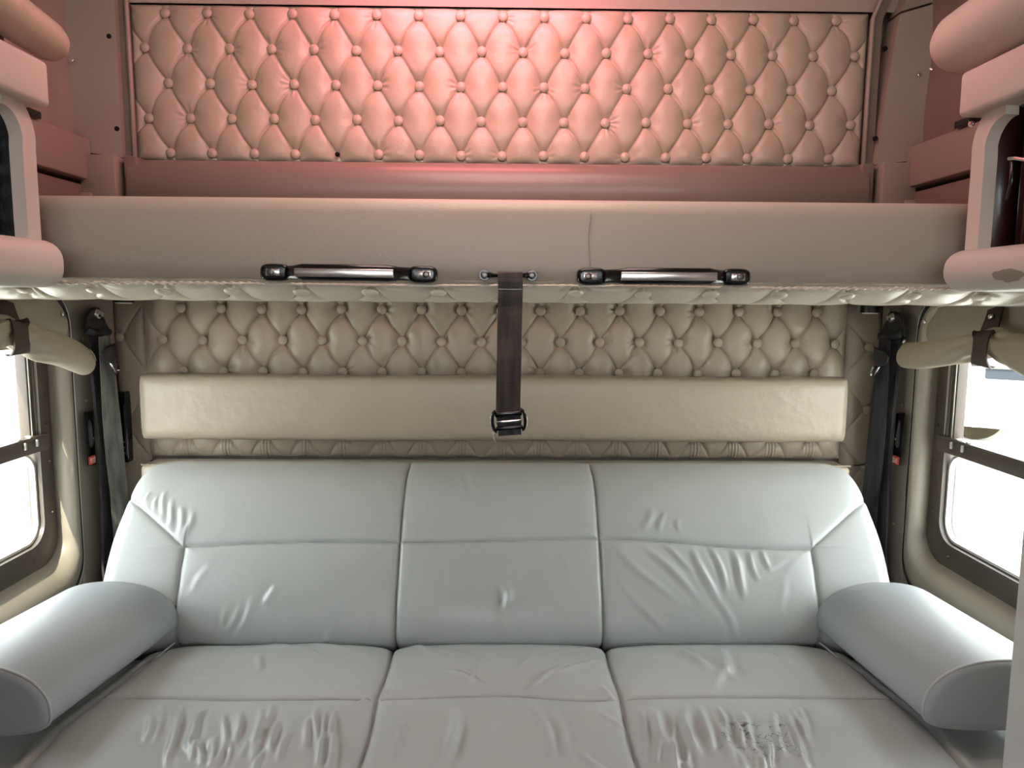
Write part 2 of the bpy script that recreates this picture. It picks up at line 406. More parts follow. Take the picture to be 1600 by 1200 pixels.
# upper corner mouldings
for s, nm in ((-1, 'left'), (1, 'right')):
    cp = thing('corner_moulding', f'tall {"left" if s<0 else "right"} taupe corner moulding with black holes beside the upper tufted panel', 'moulding')
    # flat face
    xo, xi = s*1.058, s*.926
    if s < 0: poly = [(xi, 1.49), (xi, 2.08), (xo, 2.08), (xo, 1.53), (s*1.02, 1.50)]
    else: poly = [(xi, 1.49), (s*.955, 1.80), (s*.962, 1.845), (xo, 1.87), (xo, 1.53), (s*1.02, 1.50)]
    V = [Vector((a, 1.862 + (abs(a)-.926)*-.15, b)) for a, b in poly]; n = len(V)
    V2 = [v+Vector((0, .06, 0)) for v in V]
    m_ = MB(); m_.add(V+V2, [tuple(range(n)), tuple(range(2*n-1, n-1, -1))]+[(i, (i+1) % n, n+(i+1) % n, n+i) for i in range(n)])
    m_.build('face_plate', BEIGED, cp, smooth=False)
    if s > 0:
        poly = [(s*.962, 1.85), (s*.985, 1.93), (s*1.058, 1.95), (s*1.058, 1.875)]
        V = [Vector((a, 1.855-(b-1.85)*.5, b)) for a, b in poly]; V2 = [v+Vector((0, .06, 0)) for v in V]
        MB().add(V+V2, [(0, 1, 2, 3), (7, 6, 5, 4)]+[(i, (i+1) % 4, 4+(i+1) % 4, 4+i) for i in range(4)]).build('top_plate', BEIGED, cp, smooth=False)
    # recessed strip and bead along the padding edge
    top = [(s*.916, 1.885, 1.39), (s*.916, 1.885, 1.66), (s*.918, 1.885, 1.84)]+([(s*.945, 1.86, 1.93), (s*.97, 1.82, 2.0)] if s > 0 else [(s*.920, 1.885, 2.08)])
    MB().ribbon(top, (1, 0, 0), .026, .012).build('dark_strip', BROWN, cp, smooth=False)
    MB().tube([Vector(p)+Vector((-s*.012, -.008, 0)) for p in top], .0055, 10).build('edge_bead', BEIGED, cp)
    for (px, py) in (((168, 55), (180, 200)) if s < 0 else ((1386, 74), (1371, 215))):
        p = W(px, py, 1.862-(.02+.04)*.15)
        p.y = 1.862-(abs(p.x)-.926)*.15
        MB().cyl(p+Vector((0, .003, 0)), p+Vector((0, -.0012, 0)), .0062, .0058, 16).build('fixing_hole', HOLE, cp)
    p = W(112, 94, 1.835) if s < 0 else W(1437, 117, 1.835)
    screw(cp, p, (0, -1, 0), .005, STEEL)
    if s > 0: screw(cp, W(1455, 108, 1.80), (-.5, -1, 0), .004, STEEL)
    # side rail along the wall with its return
    sr = thing('side_rail', f'{nm} taupe rail running back along the wall above the bunk', 'rail')
    m_ = MB(); m_.box((s*1.027, 1.455, 1.480), (.066, .79, .098), .006)
    m_.build('rail', BEIGED, sr, sharp=40)
    MB().box((s*.97, 1.85, 1.44), (.085, .05, .10), .004).build('rail_return', BEIGED, sr, sharp=40)
    MB().box((s*.90, 1.868, 1.44), (.030, .05, .10), .003).build('rail_end', BROWN, sr, sharp=40)
    MB().box((s*1.035, 1.45, 1.385), (.05, .77, .07), .004).build('lower_rail', BROWN, sr, sharp=40)
    MB().box((s*1.0, 1.84, 1.35), (.03, .04, .10), .004).build('bracket', BEIGED, sr, sharp=40)
    for (px, py, y) in (((137, 265, 1.84),) if s < 0 else ((1412, 281, 1.84),)):
        pp = WX(px, py, s*1.0); screw(sr, pp, (-s, 0, 0), .0055, SCREW)
    pp = W(215, 275, 1.842) if s < 0 else W(1335, 288, 1.842)
    MB().cyl(pp+Vector((0, .003, 0)), pp+Vector((0, -.001, 0)), .0062, .0055, 16).build('fixing_hole', HOLE, sr)

# ================================================================== LOWER BACK WALL
lo = thing('tufted_wall_panel', 'tufted taupe vinyl panel on the back wall under the bunk', 'wall panel')
x = np.linspace(-.921, .906, 900); z = np.linspace(.735, 1.20, 240)
X, Z = np.meshgrid(x, z)
h = tuft(X, Z, -.820, 1.123, .1025, .0805, A=.017)
ed = np.minimum(np.minimum(X-x[0], x[-1]-X), np.minimum(Z-z[0], z[-1]-Z))
h = h*(1-np.exp(-ed/.014)) - .003*np.exp(-ed/.004)
# pleats gathered under the wall bolster
low = 1-sstep(Z, .79, .82)
h += low*.0022*np.cos(X*2*pi/.0085+3*np.sin(X*9))*np.exp(-((((X+.82)/.1025) - np.round((X+.82)/.1025))/.12)**2)
gridmesh('padding', np.stack([X, 1.920-h, Z], -1), VINYL, lo)
for j in range(3):
    zz = 1.123-j*.0805; n, x0 = (17, -.820) if j % 2 == 0 else (18, -.871)
    for i in range(n): button(lo, x0+i*.1025, 1.908, zz)
# tufted side strips in the recessed corners
for s, nm, bt in ((-1, 'left', [(186, 527)]), (1, 'right', [(1357, 640), (1360, 543)])):
    t = thing('tufted_side_strip', f'narrow tufted vinyl strip in the {nm} back corner under the bunk', 'wall panel')
    xa, xb = (s*1.005, s*.925) if s < 0 else (s*.912, s*1.005)
    x = np.linspace(xa, xb, 60); z = np.linspace(.45, 1.2, 330); X, Z = np.meshgrid(x, z)
    bp = [W(a, b, 1.92) for a, b in bt]
    h = tuft(X, Z, bp[0].x, bp[0].z, .155 if s < 0 else .15, .0805 if s > 0 else .115, A=.012, curve=0, dim=.4)
    ed = np.minimum(X-x[0], x[-1]-X); h = h*(1-np.exp(-ed/.01))
    gridmesh('padding', np.stack([X, 1.935-h, Z], -1), VINYL, t)
    for p in bp: button(t, p.x, 1.926, p.z)
    if s < 0:
        b2 = W(196, 690, 1.92)
    MB().tube([(xa, 1.935, .72), ((xa+xb)/2, 1.926, .715), (xb, 1.935, .72)], .002, 6).build('seam', DARKSEAM, t)

# smooth bolster across the lower panel
m_ = MB(); loops = []
nx = 150
for i in range(nx):
    xx = -.894+1.766*i/(nx-1)
    e = min(xx+.894, .872-xx)
    r = .02; k = 1 if e > r else sqrt(max(0, 1-(1-e/r)**2))
    l = []
    for q in range(29):
        a = 2*pi*q/28
        cz = math.copysign(abs(sin(a))**.35, sin(a)); cy = math.copysign(abs(cos(a))**.5, cos(a))
        sag = .0015*sin(xx*7+1)
        l.append(Vector((xx, 1.835-cy*(.010+.030*k), .8805+cz*(.0745+.007*k)+sag)))
    loops.append(l[:-1])
m_.loft(loops, cap0=True, cap1=True)
ob = m_.build('wall_bolster', VINYL); tag(ob, 'long smooth padded bolster across the lower tufted panel above the sofa', 'padding')
# ledge behind the sofa
lg = thing('rear_ledge', 'pale vinyl ledge with piped edge just behind the sofa back', 'ledge')
MB().box((-.006, 1.86, .66), (1.79, .09, .148), .012, 4).build('ledge_pad', UNDER, lg, sharp=60)
m_ = MB(); pts = []
for i in range(500):
    xx = -.90+1.79*i/499; pts.append(Vector((xx, 1.822+.0012*sin(i*2.1), .735+.0010*sin(i*1.7)+.002*sin(xx*8))))
m_.tube(pts, .0030, 6).build('piping', VINYL, lg)

# black recessed vent in the left corner strip
vt = thing('wall_vent', 'black recessed air vent in the left corner beside the grey belt', 'vent')
a, b_ = W(181, 612, 1.905), W(203, 722, 1.905)
cx, cz = (a.x+b_.x)/2, (a.z+b_.z)/2; hw, hh = (b_.x-a.x)/2, (a.z-b_.z)/2
def ringxz(sx, sz, y, ch): 
    return [Vector((cx+u*sx, y, cz+v*sz)) for u, v in ((-1, 1-ch), (-1+ch*2, 1), (1-ch*2, 1), (1, 1-ch), (1, -1+ch), (1-ch*2, -1), (-1+ch*2, -1), (-1, -1+ch))]
MB().loft([ringxz(hw, hh, 1.925, .08), ringxz(hw, hh, 1.902, .08), ringxz(hw*.72, hh*.84, 1.900, .04), ringxz(hw*.66, hh*.82, 1.918, .04)], cap1=True).build('housing', BLACK, vt, smooth=False)
for k in range(3):
    zz = cz-hh*(.42+.16*k)
    MB().box((cx-.002, 1.904, zz), (.012, .005, .0028), .0008).build('slat', SCREW, vt, sharp=40)
MB().box((cx+.007, 1.903, cz-.01), (.0022, .006, hh*1.5), .0006).build('rib', SCREW, vt, sharp=40)
MB().box((cx-.008, 1.903, cz-.01), (.0016, .006, hh*1.5), .0006).build('rib', SCREW, vt, sharp=40)

# ================================================================== BUNK
bk = thing('upper_bunk', 'folded-down upper bunk with smooth taupe fascia and cream tufted underside', 'bunk')
m_ = MB(); loops = []
FT, FB = 1.296, 1.1735
for i in range(80):
    xx = -1.045+2.09*i/79
    wob = .0012*sin(xx*5+.6)+.0008*sin(xx*13)
    pr = [(1.30, FT+.004), (1.14, FT+.004), (1.116, FT+.002), (1.106, FT-.006), (1.102, FT-.02), (1.0985+wob, FT-.06), (1.099+wob, FB+.03), (1.101, FB+.008), (1.106, FB), (1.15, FB+.001), (1.30, FB+.002)]
    loops.append([Vector((xx, y, z)) for y, z in pr])
m_.loft(loops, cap0=True, cap1=True)
m_.build('fascia', FASC, bk)
m_ = MB().tube([Vector((.130+.0015*sin(k*.9), 1.0985, FB+.012+k*.0109)) for k in range(10)], .0009, 5)
m_.build('seam', FASC, bk)
MB().box((0, 1.50, 1.235), (2.08, .72, .10), .02, 3).build('mattress', FASC, bk, sharp=50)
# tufted underside: slopes down from the front edge and then runs back level
x = np.linspace(-1.04, 1.04, 1000); y = np.concatenate([np.linspace(1.103, 1.22, 60), np.linspace(1.225, 1.86, 200)])
X, Y = np.meshgrid(x, y)
bx0 = W(577, 455, 1.12).x
h = tuft(X, Y, bx0, 1.130, .1038, .105, A=.013, crease=.0055, curve=.03)
base = 1.1735-.0235*sstep(Y, 1.092, 1.185)**.8
gridmesh('underside', np.stack([X, Y, base+.008-h*sstep(Y, 1.098, 1.118)], -1), UNDER, bk)
k0 = round((-1.0-bx0)/.1038)
for k in range(k0, k0+21):
    xx = bx0+k*.1038
    if abs(xx) < 1.02: button(bk, xx, 1.128, 1.1615, BTNU, rot=(radians(70), 0, 0))
# corded seam between fascia and underside
m_ = MB(); pts = []; rs = []
for i in range(1400):
    xx = -1.03+2.06*i/1399; amp = .35+.65*float(sstep(np.array(abs(xx)), .25, .5))
    pts.append(Vector((xx, 1.1015, 1.1712+.0007*sin(xx*11)))); rs.append(.0021+.0011*amp*sin(xx*2*pi/.0125))
m_.tube(pts, rs, 7).build('corded_seam', UNDER, bk)

def grab_handle(x0, x1, yL, yR, lab):
    t = thing('grab_handle', lab, 'handle', 'black grab handles on the bunk fascia')
    a, b = W(x0, yL, 1.098), W(x1, yR, 1.098); L_ = (b-a).length; ax = (b-a).normalized(); c = (a+b)/2
    R = Matrix.Rotation(-atan2(ax.z, ax.x), 3, 'Y')
    def P(u, y, w): return c + R @ Vector((u, 0, w)) + Vector((0, y, 0))
    H = .0125
    for s in (-1, 1):
        f = MB(); lp = []
        for yy, k in ((0, 1.0), (-.007, 1.0), (-.010, .86), (-.0105, .7)):
            l = []
            for i in range(24):
                th = 2*pi*i/24; u = math.copysign(abs(cos(th))**.6, cos(th))*.0215*k; w = math.copysign(abs(sin(th))**.6, sin(th))*H*k
                l.append(P(s*(L_/2-.0215)+u, yy, w))
            lp.append(l)
        f.loft(lp, cap0=True, cap1=True).build('foot', BLACK, t, sharp=50)
        MB().box(P(s*(L_/2-.019), -.0098, 0), (.021, .0026, .0105), .001).build('foot_plate', SATIN, t, sharp=50)
        screw(t, P(s*(L_/2-.016), -.011, 0), (0, -1, 0), .0052, SCREW)
    # bar: bows out from foot to foot
    path = [(-L_/2+.036, -.004), (-L_/2+.044, -.012), (-L_/2+.054, -.026), (-L_/2+.068, -.034), (0, -.036), (L_/2-.068, -.034), (L_/2-.054, -.026), (L_/2-.044, -.012), (L_/2-.036, -.004)]
    lp = []
    for u, yy in path:
        hz = .0118 if abs(u) < L_/2-.06 else .0098
        lp.append([P(u, yy+.006*cos(2*pi*i/16), hz*math.copysign(abs(sin(2*pi*i/16))**.7, sin(2*pi*i/16))) for i in range(16)])
    MB().loft(lp, cap0=True, cap1=True).build('bar', BLACK, t, sharp=70)
    MB().box(P(0, -.0418, -.0005), (L_-.118, .003, .0118), .001, rot=R).build('bar_inlay', SATIN, t, sharp=50)['label'] = 'satin metal inlay'
    return t
grab_handle(409, 684, 425.5, 429.5, 'left of the two black grab handles on the bunk fascia, with pale inlay')
grab_handle(901, 1170, 432, 433.5, 'right of the two black grab handles on the bunk fascia, with pale inlay')

# bar that carries the strap
fl = thing('strap_bar', 'small black screwed bar carrying the brown strap on the fascia', 'bracket')
a, b = W(757, 430, 1.096), W(831, 430.5, 1.096)
for p in (a, b):
    MB().cyl(p+Vector((0, .003, 0)), p+Vector((0, -.006, 0)), .0088, .0078, 22).build('eye', BLACK, fl, sharp=50)
    screw(fl, p+Vector((0, -.007, 0)), (0, -1, 0), .0056, SCREW)
d = (b-a)
MB().tube([a+d*.08+Vector((0, -.004, 0)), a+d*.2+Vector((0, -.012, 0)), a+d*.8+Vector((0, -.012, 0)), a+d*.92+Vector((0, -.004, 0))], [.0045, .0032, .0032, .0045], 12).build('rod', BLACK, fl)

st = thing('webbing_strap', 'dark brown webbing strap hanging from the bunk with a black buckle', 'strap')
YS = 1.078
pts = [W(797, 427, 1.088)+Vector((0, .004, 0)), W(797, 425.5, 1.083), W(797, 427, 1.078), W(797.5, 440, 1.0775), W(797.5, 452, 1.080), W(797, 480, 1.084), W(796, 520, 1.083), W(795.5, 560, 1.079), W(794.5, 600, 1.080), W(794, 640, 1.082), W(794, 646, 1.081)]
dense = []
for i in range(len(pts)-1):
    for k in range(6): dense.append(pts[i].lerp(pts[i+1], k/6))
dense.append(pts[-1])
MB().ribbon(dense, (1, 0, .01), .0360, .0022).build('webbing', WEB, st, smooth=False)
MB().ribbon([W(797, 428, 1.090), W(797.5, 440, 1.089), W(797.5, 453, 1.086)], (1, 0, 0), .0355, .002).build('loop_end', WEB, st, smooth=False)
MB().box(W(797.5, 452, 1.0762), (.0335, .001, .0012)).build('stitching', BLACK, st, smooth=False)
# buckle
bc = W(795, 656, 1.076); tilt = Matrix.Rotation(radians(-4.5), 3, 'Y')
def BP(u, y, w): return bc + tilt @ Vector((u, y, w))
for s in (-1, 1):
    m_ = MB(); lp = []
    for k in range(13):
        a = -pi/2+pi*k/12
        lp.append([BP(s*(.0185+.006*cos(a)), -.006+.010*cos(q)*.6, .0155*sin(a)) + tilt @ Vector((s*.003*sin(q)*cos(a), 0, .002*sin(q)*sin(a))) for q in [2*pi*j/10 for j in range(10)]])
    m_.loft(lp, cap0=True, cap1=True); m_.build('buckle_cheek', BLACK, st)
    MB().tube([BP(s*(.0205+.006*cos(a)), -.0115, .0148*sin(a)) for a in [-pi/2+pi*k/12 for k in range(2, 11)]], .0007, 6).build('buckle_edge', STEEL, st)
MB().box(BP(0, -.006, .010), (.040, .009, .008), .002, rot=tilt).build('buckle_bar', BLACK, st, sharp=50)
MB().box(BP(0, -.005, -.011), (.040, .009, .006), .002, rot=tilt).build('buckle_bar', BLACK, st, sharp=50)
MB().box(BP(0, -.007, -.001), (.0375, .006, .0040), .001, rot=tilt).build('slide_bar', STEEL, st, sharp=50)['label'] = 'bright metal slide bar'
MB().box(BP(0, .001, 0), (.036, .002, .022), rot=tilt).build('webbing_inside', WEBB, st, smooth=False)
MB().ribbon([BP(.0, -.002, -.010), BP(0, -.005, -.017), BP(.0, -.006, -.0225)], tilt @ Vector((1, 0, 0)), .0340, .004).build('tail', WEBB, st, smooth=False)
MB().tube([W(772, 672, 1.078), W(770, 679, 1.077), W(772, 686, 1.077), W(775, 692, 1.078)], .0006, 5).build('loose_thread', WHITEP, st)
MB().tube([W(775, 671, 1.078), W(772, 677, 1.076), W(770, 681, 1.077)], .0005, 5).build('loose_thread', WHITEP, st)

# small spot lamps under the rear of the bunk
for (px, py, s) in ((193, 470, -1), (1360, 486, 1)):
    t = thing('reading_lamp', f'small dark spot lamp under the bunk in the {"left" if s<0 else "right"} back corner', 'lamp')
    p = W(px, py, 1.80)
    MB().cyl(p+Vector((0, 0, .03)), p+Vector((0, 0, -.004)), .022, .0235, 28).build('housing', BLACK, t, sharp=50)
    MB().cyl(p+Vector((0, 0, -.002)), p+Vector((0, 0, -.007)), .0195, .017, 28).build('lens', CREAM, t, sharp=50)

# ================================================================== SIDE WALLS UNDER THE BUNK
def side(s):
    nm = 'left' if s < 0 else 'right'
    X0 = s*1.0
    def q(X, dy=0, dz=0, r=.05): return rr(.72-dy, 1.665+dy, .505-dz, 1.14+dz, r, X)
    # moulded surround
    m_ = MB()
    ye = 1.708 if s < 0 else 1.738
    loops = [rr(.86, ye, .462, 1.158, .085, s*1.058), rr(.86, ye, .462, 1.158, .085, s*.998), rr(.865, ye-.004, .467, 1.154, .083, s*.990),
             rr(.88, ye-.012, .480, 1.148, .08, s*.986), rr(.895, ye-.022, .500, 1.145, .075, s*.988), rr(.99, ye-.028, .520, 1.142, .07, s*1.003),
             rr(1.0, ye-.028, .536, 1.14, .065, s*1.022), rr(1.01, ye-.025, .545, 1.138, .062, s*1.034)]
    su = m_.loft(loops).build('trim_2' if s < 0 else 'trim_3', BEIGE); tag(su, f'rounded beige moulding around the {nm} window', kind='structure')
    # window
    w = thing('window_1' if s < 0 else 'window_2', f'{nm} sleeper window with brown frame, split by a horizontal bar', kind='structure')
    yo, yi = ye-.024, (1.635 if s < 0 else 1.665)
    MB().loft([rr(1.0, yo+.008, .533, 1.145, .065, s*1.036), rr(1.02, yo-.008, .553, 1.13, .055, s*1.028), rr(1.05, yi, .598, 1.10, .05, s*1.030), rr(1.053, yi-.003, .601, 1.098, .05, s*1.060),
               rr(1.0, yo+.008, .533, 1.145, .065, s*1.062)]).build('frame', FRAME, w, sharp=40)
    MB().box((s*1.033, (1.045+yi+.02)/2, .825), (.030, yi+.02-1.045, .034), .006).build('middle_bar', FRAME, w, sharp=40)
    MB().box((s*1.022, (1.05+yi+.015)/2, .843), (.012, yi+.015-1.05, .006), .002).build('bar_lip', FRAME, w, sharp=40)
    for yy in (yi-.035, yi-.075) if s < 0 else (yi-.05, yi-.09):
        MB().box((s*1.014, yy, .832), (.006, .006, .016), .002).build('catch', ALU, w, sharp=40)
        MB().box((s*1.026, yy-.006, .8475), (.014, .010, .003), .001).build('catch_pad', ALU, w, sharp=40)
    # vertical slider channels beside the upper pane
    for k, (yy, ww, mm) in enumerate(((yi-.004, .0025, ALU), (yi-.011, .006, FRAME), (yi-.0175, .0025, TRACK), (yi-.025, .006, FRAME), (yi-.0315, .0025, ALU), (yi-.036, .004, FRAME))):
        MB().box((s*(1.035+.002*(k % 2)), yy, .968), (.022, ww, .256), .0005).build('slider_channel', mm, w, sharp=40)
    # frosted rim of the lower pane
    MB().loft([rr(1.053, yi-.003, .601, .809, .045, s*1.040), rr(1.057, yi-.009, .607, .804, .042, s*1.040), rr(1.057, yi-.009, .607, .804, .042, s*1.052), rr(1.053, yi-.003, .601, .809, .045, s*1.052)]+[rr(1.053, yi-.003, .601, .809, .045, s*1.040)]).build('lower_pane_rim', ALU, w, sharp=40)
    for z0, z1, xx, ynd in ((.600, .812, 1.046, yi-.002), (.840, 1.10, 1.054, yi-.004)):
        MB().box((s*xx, (1.053+ynd)/2, (z0+z1)/2), (.004, ynd-1.053, z1-z0)).build('pane', GLASS, w, smooth=False)
    # frame screws
    ym = (yi+yo)/2
    for yy, zz in ((ym, .93), (ym, .78), (ym, .66), (yi-.05, .572), (ym, .865)):
        screw(w, (s*1.026, yy, zz), (-s, 0, 0), .0032, SCREW)
    # gasket with a pale bead
    g = MB().tube(rr(.85, ye+.010, .452, 1.168, .09, s*1.002), .0075, 8, closed=True).build('trim_4' if s < 0 else 'trim_5', RUB)
    tag(g, f'black rubber seal round the {nm} window moulding', kind='structure')
    MB().tube([p+Vector((0, 0, 0)) for p in rr(.847, ye+.012, .450, 1.170, .09, s*.996)], .0014, 6, closed=True).build('pale_bead', ALU, g)
    for k, zz in enumerate((.905, .70)):
        screw(g, (s*.990, ye-.012, zz), (-s, 0, 0), .0038, RUB)
    # pillar between window and corner
    p = MB().box((s*1.031, (ye+.010+1.932)/2, .60), (.062, 1.932-ye-.010, 1.14), .012, 3).build('trim_6' if s < 0 else 'trim_7', BEIGE, sharp=40)
    tag(p, f'beige pillar cover behind the {nm} seat belt', kind='structure')
    for px, py in (((150, 488), (130, 530), (134, 625)) if s < 0 else ((1391, 487), (1410, 633), (1397, 818))):
        pp = WX(px, py, s*.9995); MB().cyl(pp, pp+Vector((-s*.003, 0, 0)), .0095 if py < 500 else .0045, .008 if py < 500 else .004, 18, dome=.002).build('plug', BEIGE, p)
    # ---------- seat belt
    sb = thing('seat_belt', f'{nm} seat belt with black anchor, webbing and hanging tongue on the pillar', 'seat belt', 'seat belts on the side pillars')
    mir = (lambda px: px) if s < 0 else (lambda px: 1546-px)
    dy = 0 if s < 0 else 6
    A = WX(mir(152), 489+dy, s*.985)
    def S(px, py, X): return WX(mir(px), py+dy, s*X)
    # anchor: tapered loop plate
    outl = [(147, 480), (155, 481), (160, 488), (166, 505), (171, 513), (171, 524), (160, 526), (140, 525), (133, 521), (131, 510), (135, 492), (140, 483)]
    lp = []
    for X_, k in ((.992, .9), (.985, 1.0), (.968, 1.0), (.962, .85)):
        c = Vector((0, 0)); cx_ = 150; cy_ = 504
        lp.append([S(cx_+(a-cx_)*k, cy_+(b-cy_)*k, X_) for a, b in outl])
    MB().loft(lp, cap0=True, cap1=True).build('anchor_plate', BLACKM, sb, sharp=60)
    bo = S(152, 491, .962)
    MB().cyl(bo+Vector((s*.002, 0, 0)), bo+Vector((-s*.004, 0, 0)), .0125, .011, 22).build('washer', STEEL, sb, sharp=50)
    MB().cyl(bo, bo+Vector((-s*.012, 0, 0)), .0075, .007, 6).build('bolt', STEEL, sb, sharp=30)
    MB().tube([S(134, 515, .968), S(150, 521, .958), S(170, 519, .955)], .009, 10).build('loop_bar', BLACKM, sb)
    # black rear webbing run
    MB().ribbon([S(149, 522, .975), S(150, 550, .972), S(154, 600, .970), S(163, 700, .970), S(167, 760, .970), S(172, 840, .970), S(176, 930, .970)], (0, 1, 0), [.050, .052, .050, .046, .056, .070, .085], .006).build('rear_webbing', WEBB, sb, smooth=False)
    # front webbing: comes off the loop, drops to the floor
    fw = WEBG if s < 0 else WEBB
    fp = [S(163, 522, .955), S(165, 545, .948), S(170, 600, .945), S(174, 650, .945), S(180, 715, .945), S(186, 770, .945), S(190, 840, .945), S(196, 930, .945)]
    tw = [Vector((.25, 1, 0)), Vector((.3, 1, 0)), Vector((.4, 1, 0)), Vector((.5, 1, 0)), Vector((.6, 1, 0)), Vector((.6, 1, 0)), Vector((.6, 1, 0)), Vector((.6, 1, 0))]
    if s > 0: tw = [Vector((-v.x, v.y, 0)) for v in tw]
    MB().ribbon(fp, tw, [.034, .036, .042, .046, .046, .044, .04, .04], .0025).build('front_webbing', fw, sb, smooth=False)
    for kk in (-.3, 0, .3):
        MB().tube([p_+tw[i].normalized()*.042*kk+Vector((-s*.0018, -.001, 0)) for i, p_ in enumerate(fp)], .0007, 5).build('webbing_rib', fw, sb)
    # tongue
    tc_ = S(168, 552, .935)
    body = [(163, 543), (172, 539), (180, 536), (183, 548), (183, 558), (177, 566), (165, 566), (158, 560), (157, 552)]
    lp = [[S(170+(a-170)*k, 553+(b-553)*k, X_) for a, b in body] for X_, k in ((.948, .85), (.943, 1), (.926, 1), (.921, .82))]
    MB().loft(lp, cap0=True, cap1=True).build('tongue_body', BLACKM, sb, sharp=60)
    MB().tube([S(172, 566, .933), S(176, 574, .931), S(182, 585, .930)], [.0028, .0026, .0022], 8).build('tongue_prong', STEEL, sb)
    MB().tube([S(181, 566, .933), S(186, 577, .931), S(184, 581, .930)], [.0028, .0024, .0034], 8).build('tongue_prong', BLACKM if s < 0 else STEEL, sb)
    MB().tube([S(184.5, 577, .930), S(185.5, 581, .930)], .0032, 8).build('tongue_tip', STEEL, sb)
    # ---------- latch plate with red button
    lt = thing('belt_adjuster', f'black belt height adjuster with a red button on the {nm} pillar', 'latch', 'belt adjusters on the pillars')
    if s < 0: quad = [(131, 643), (145, 642), (151, 726), (137, 728)]; rb = (143.5, 719)
    else: quad = [(1414, 644), (1400, 646), (1394, 724), (1407, 729)]; rb = (1400, 719)
    V0 = [WX(a, b, s*.997) for a, b in quad]; V1 = [WX(a, b, s*.982) for a, b in quad]
    b = bmesh.new()
    vs = [b.verts.new(v) for v in V0+V1]
    for f in ((0, 1, 2, 3), (7, 6, 5, 4), (0, 4, 5, 1), (1, 5, 6, 2), (2, 6, 7, 3), (3, 7, 4, 0)): b.faces.new([vs[i] for i in f])
    bmesh.ops.bevel(b, geom=list(b.edges), offset=.0035, segments=3, profile=.5, affect='EDGES')
    MB().bm(b).build('plate', BLACK, lt, sharp=50)
    ctr = sum(V1, Vector())/4
    dn = ((V1[2]+V1[3])/2-(V1[0]+V1[1])/2).normalized()
    MB().tube([ctr-dn*.045, ctr-dn*.03, ctr, ctr+dn*.015, ctr+dn*.022], [.004, .0065, .0075, .0065, .003], 12).build('slide_recess', BLACKM, lt)
    screw(lt, ctr+Vector((-s*.007, 0, 0)), (-s, 0, 0), .003, SCREW)
    rc = WX(rb[0], rb[1], s*.9805)
    MB().box(rc, (.006, .024, .020), .002).build('release_button', RED, lt, sharp=50)['label'] = 'red square button with white lines'
    for k in (-1, 0, 1):
        MB().box(rc+Vector((-s*.0032, 0, k*.0042)), (.0006, .0165, .0013)).build('printed_line', WHITEP, lt, smooth=False)
    MB().box(rc+Vector((-s*.0031, .0088, 0)), (.0006, .001, .0145)).build('printed_line', WHITEP, lt, smooth=False)
    MB().box(rc+Vector((-s*.0031, -.0088, 0)), (.0006, .001, .0145)).build('printed_line', WHITEP, lt, smooth=False)
side(-1); side(1)

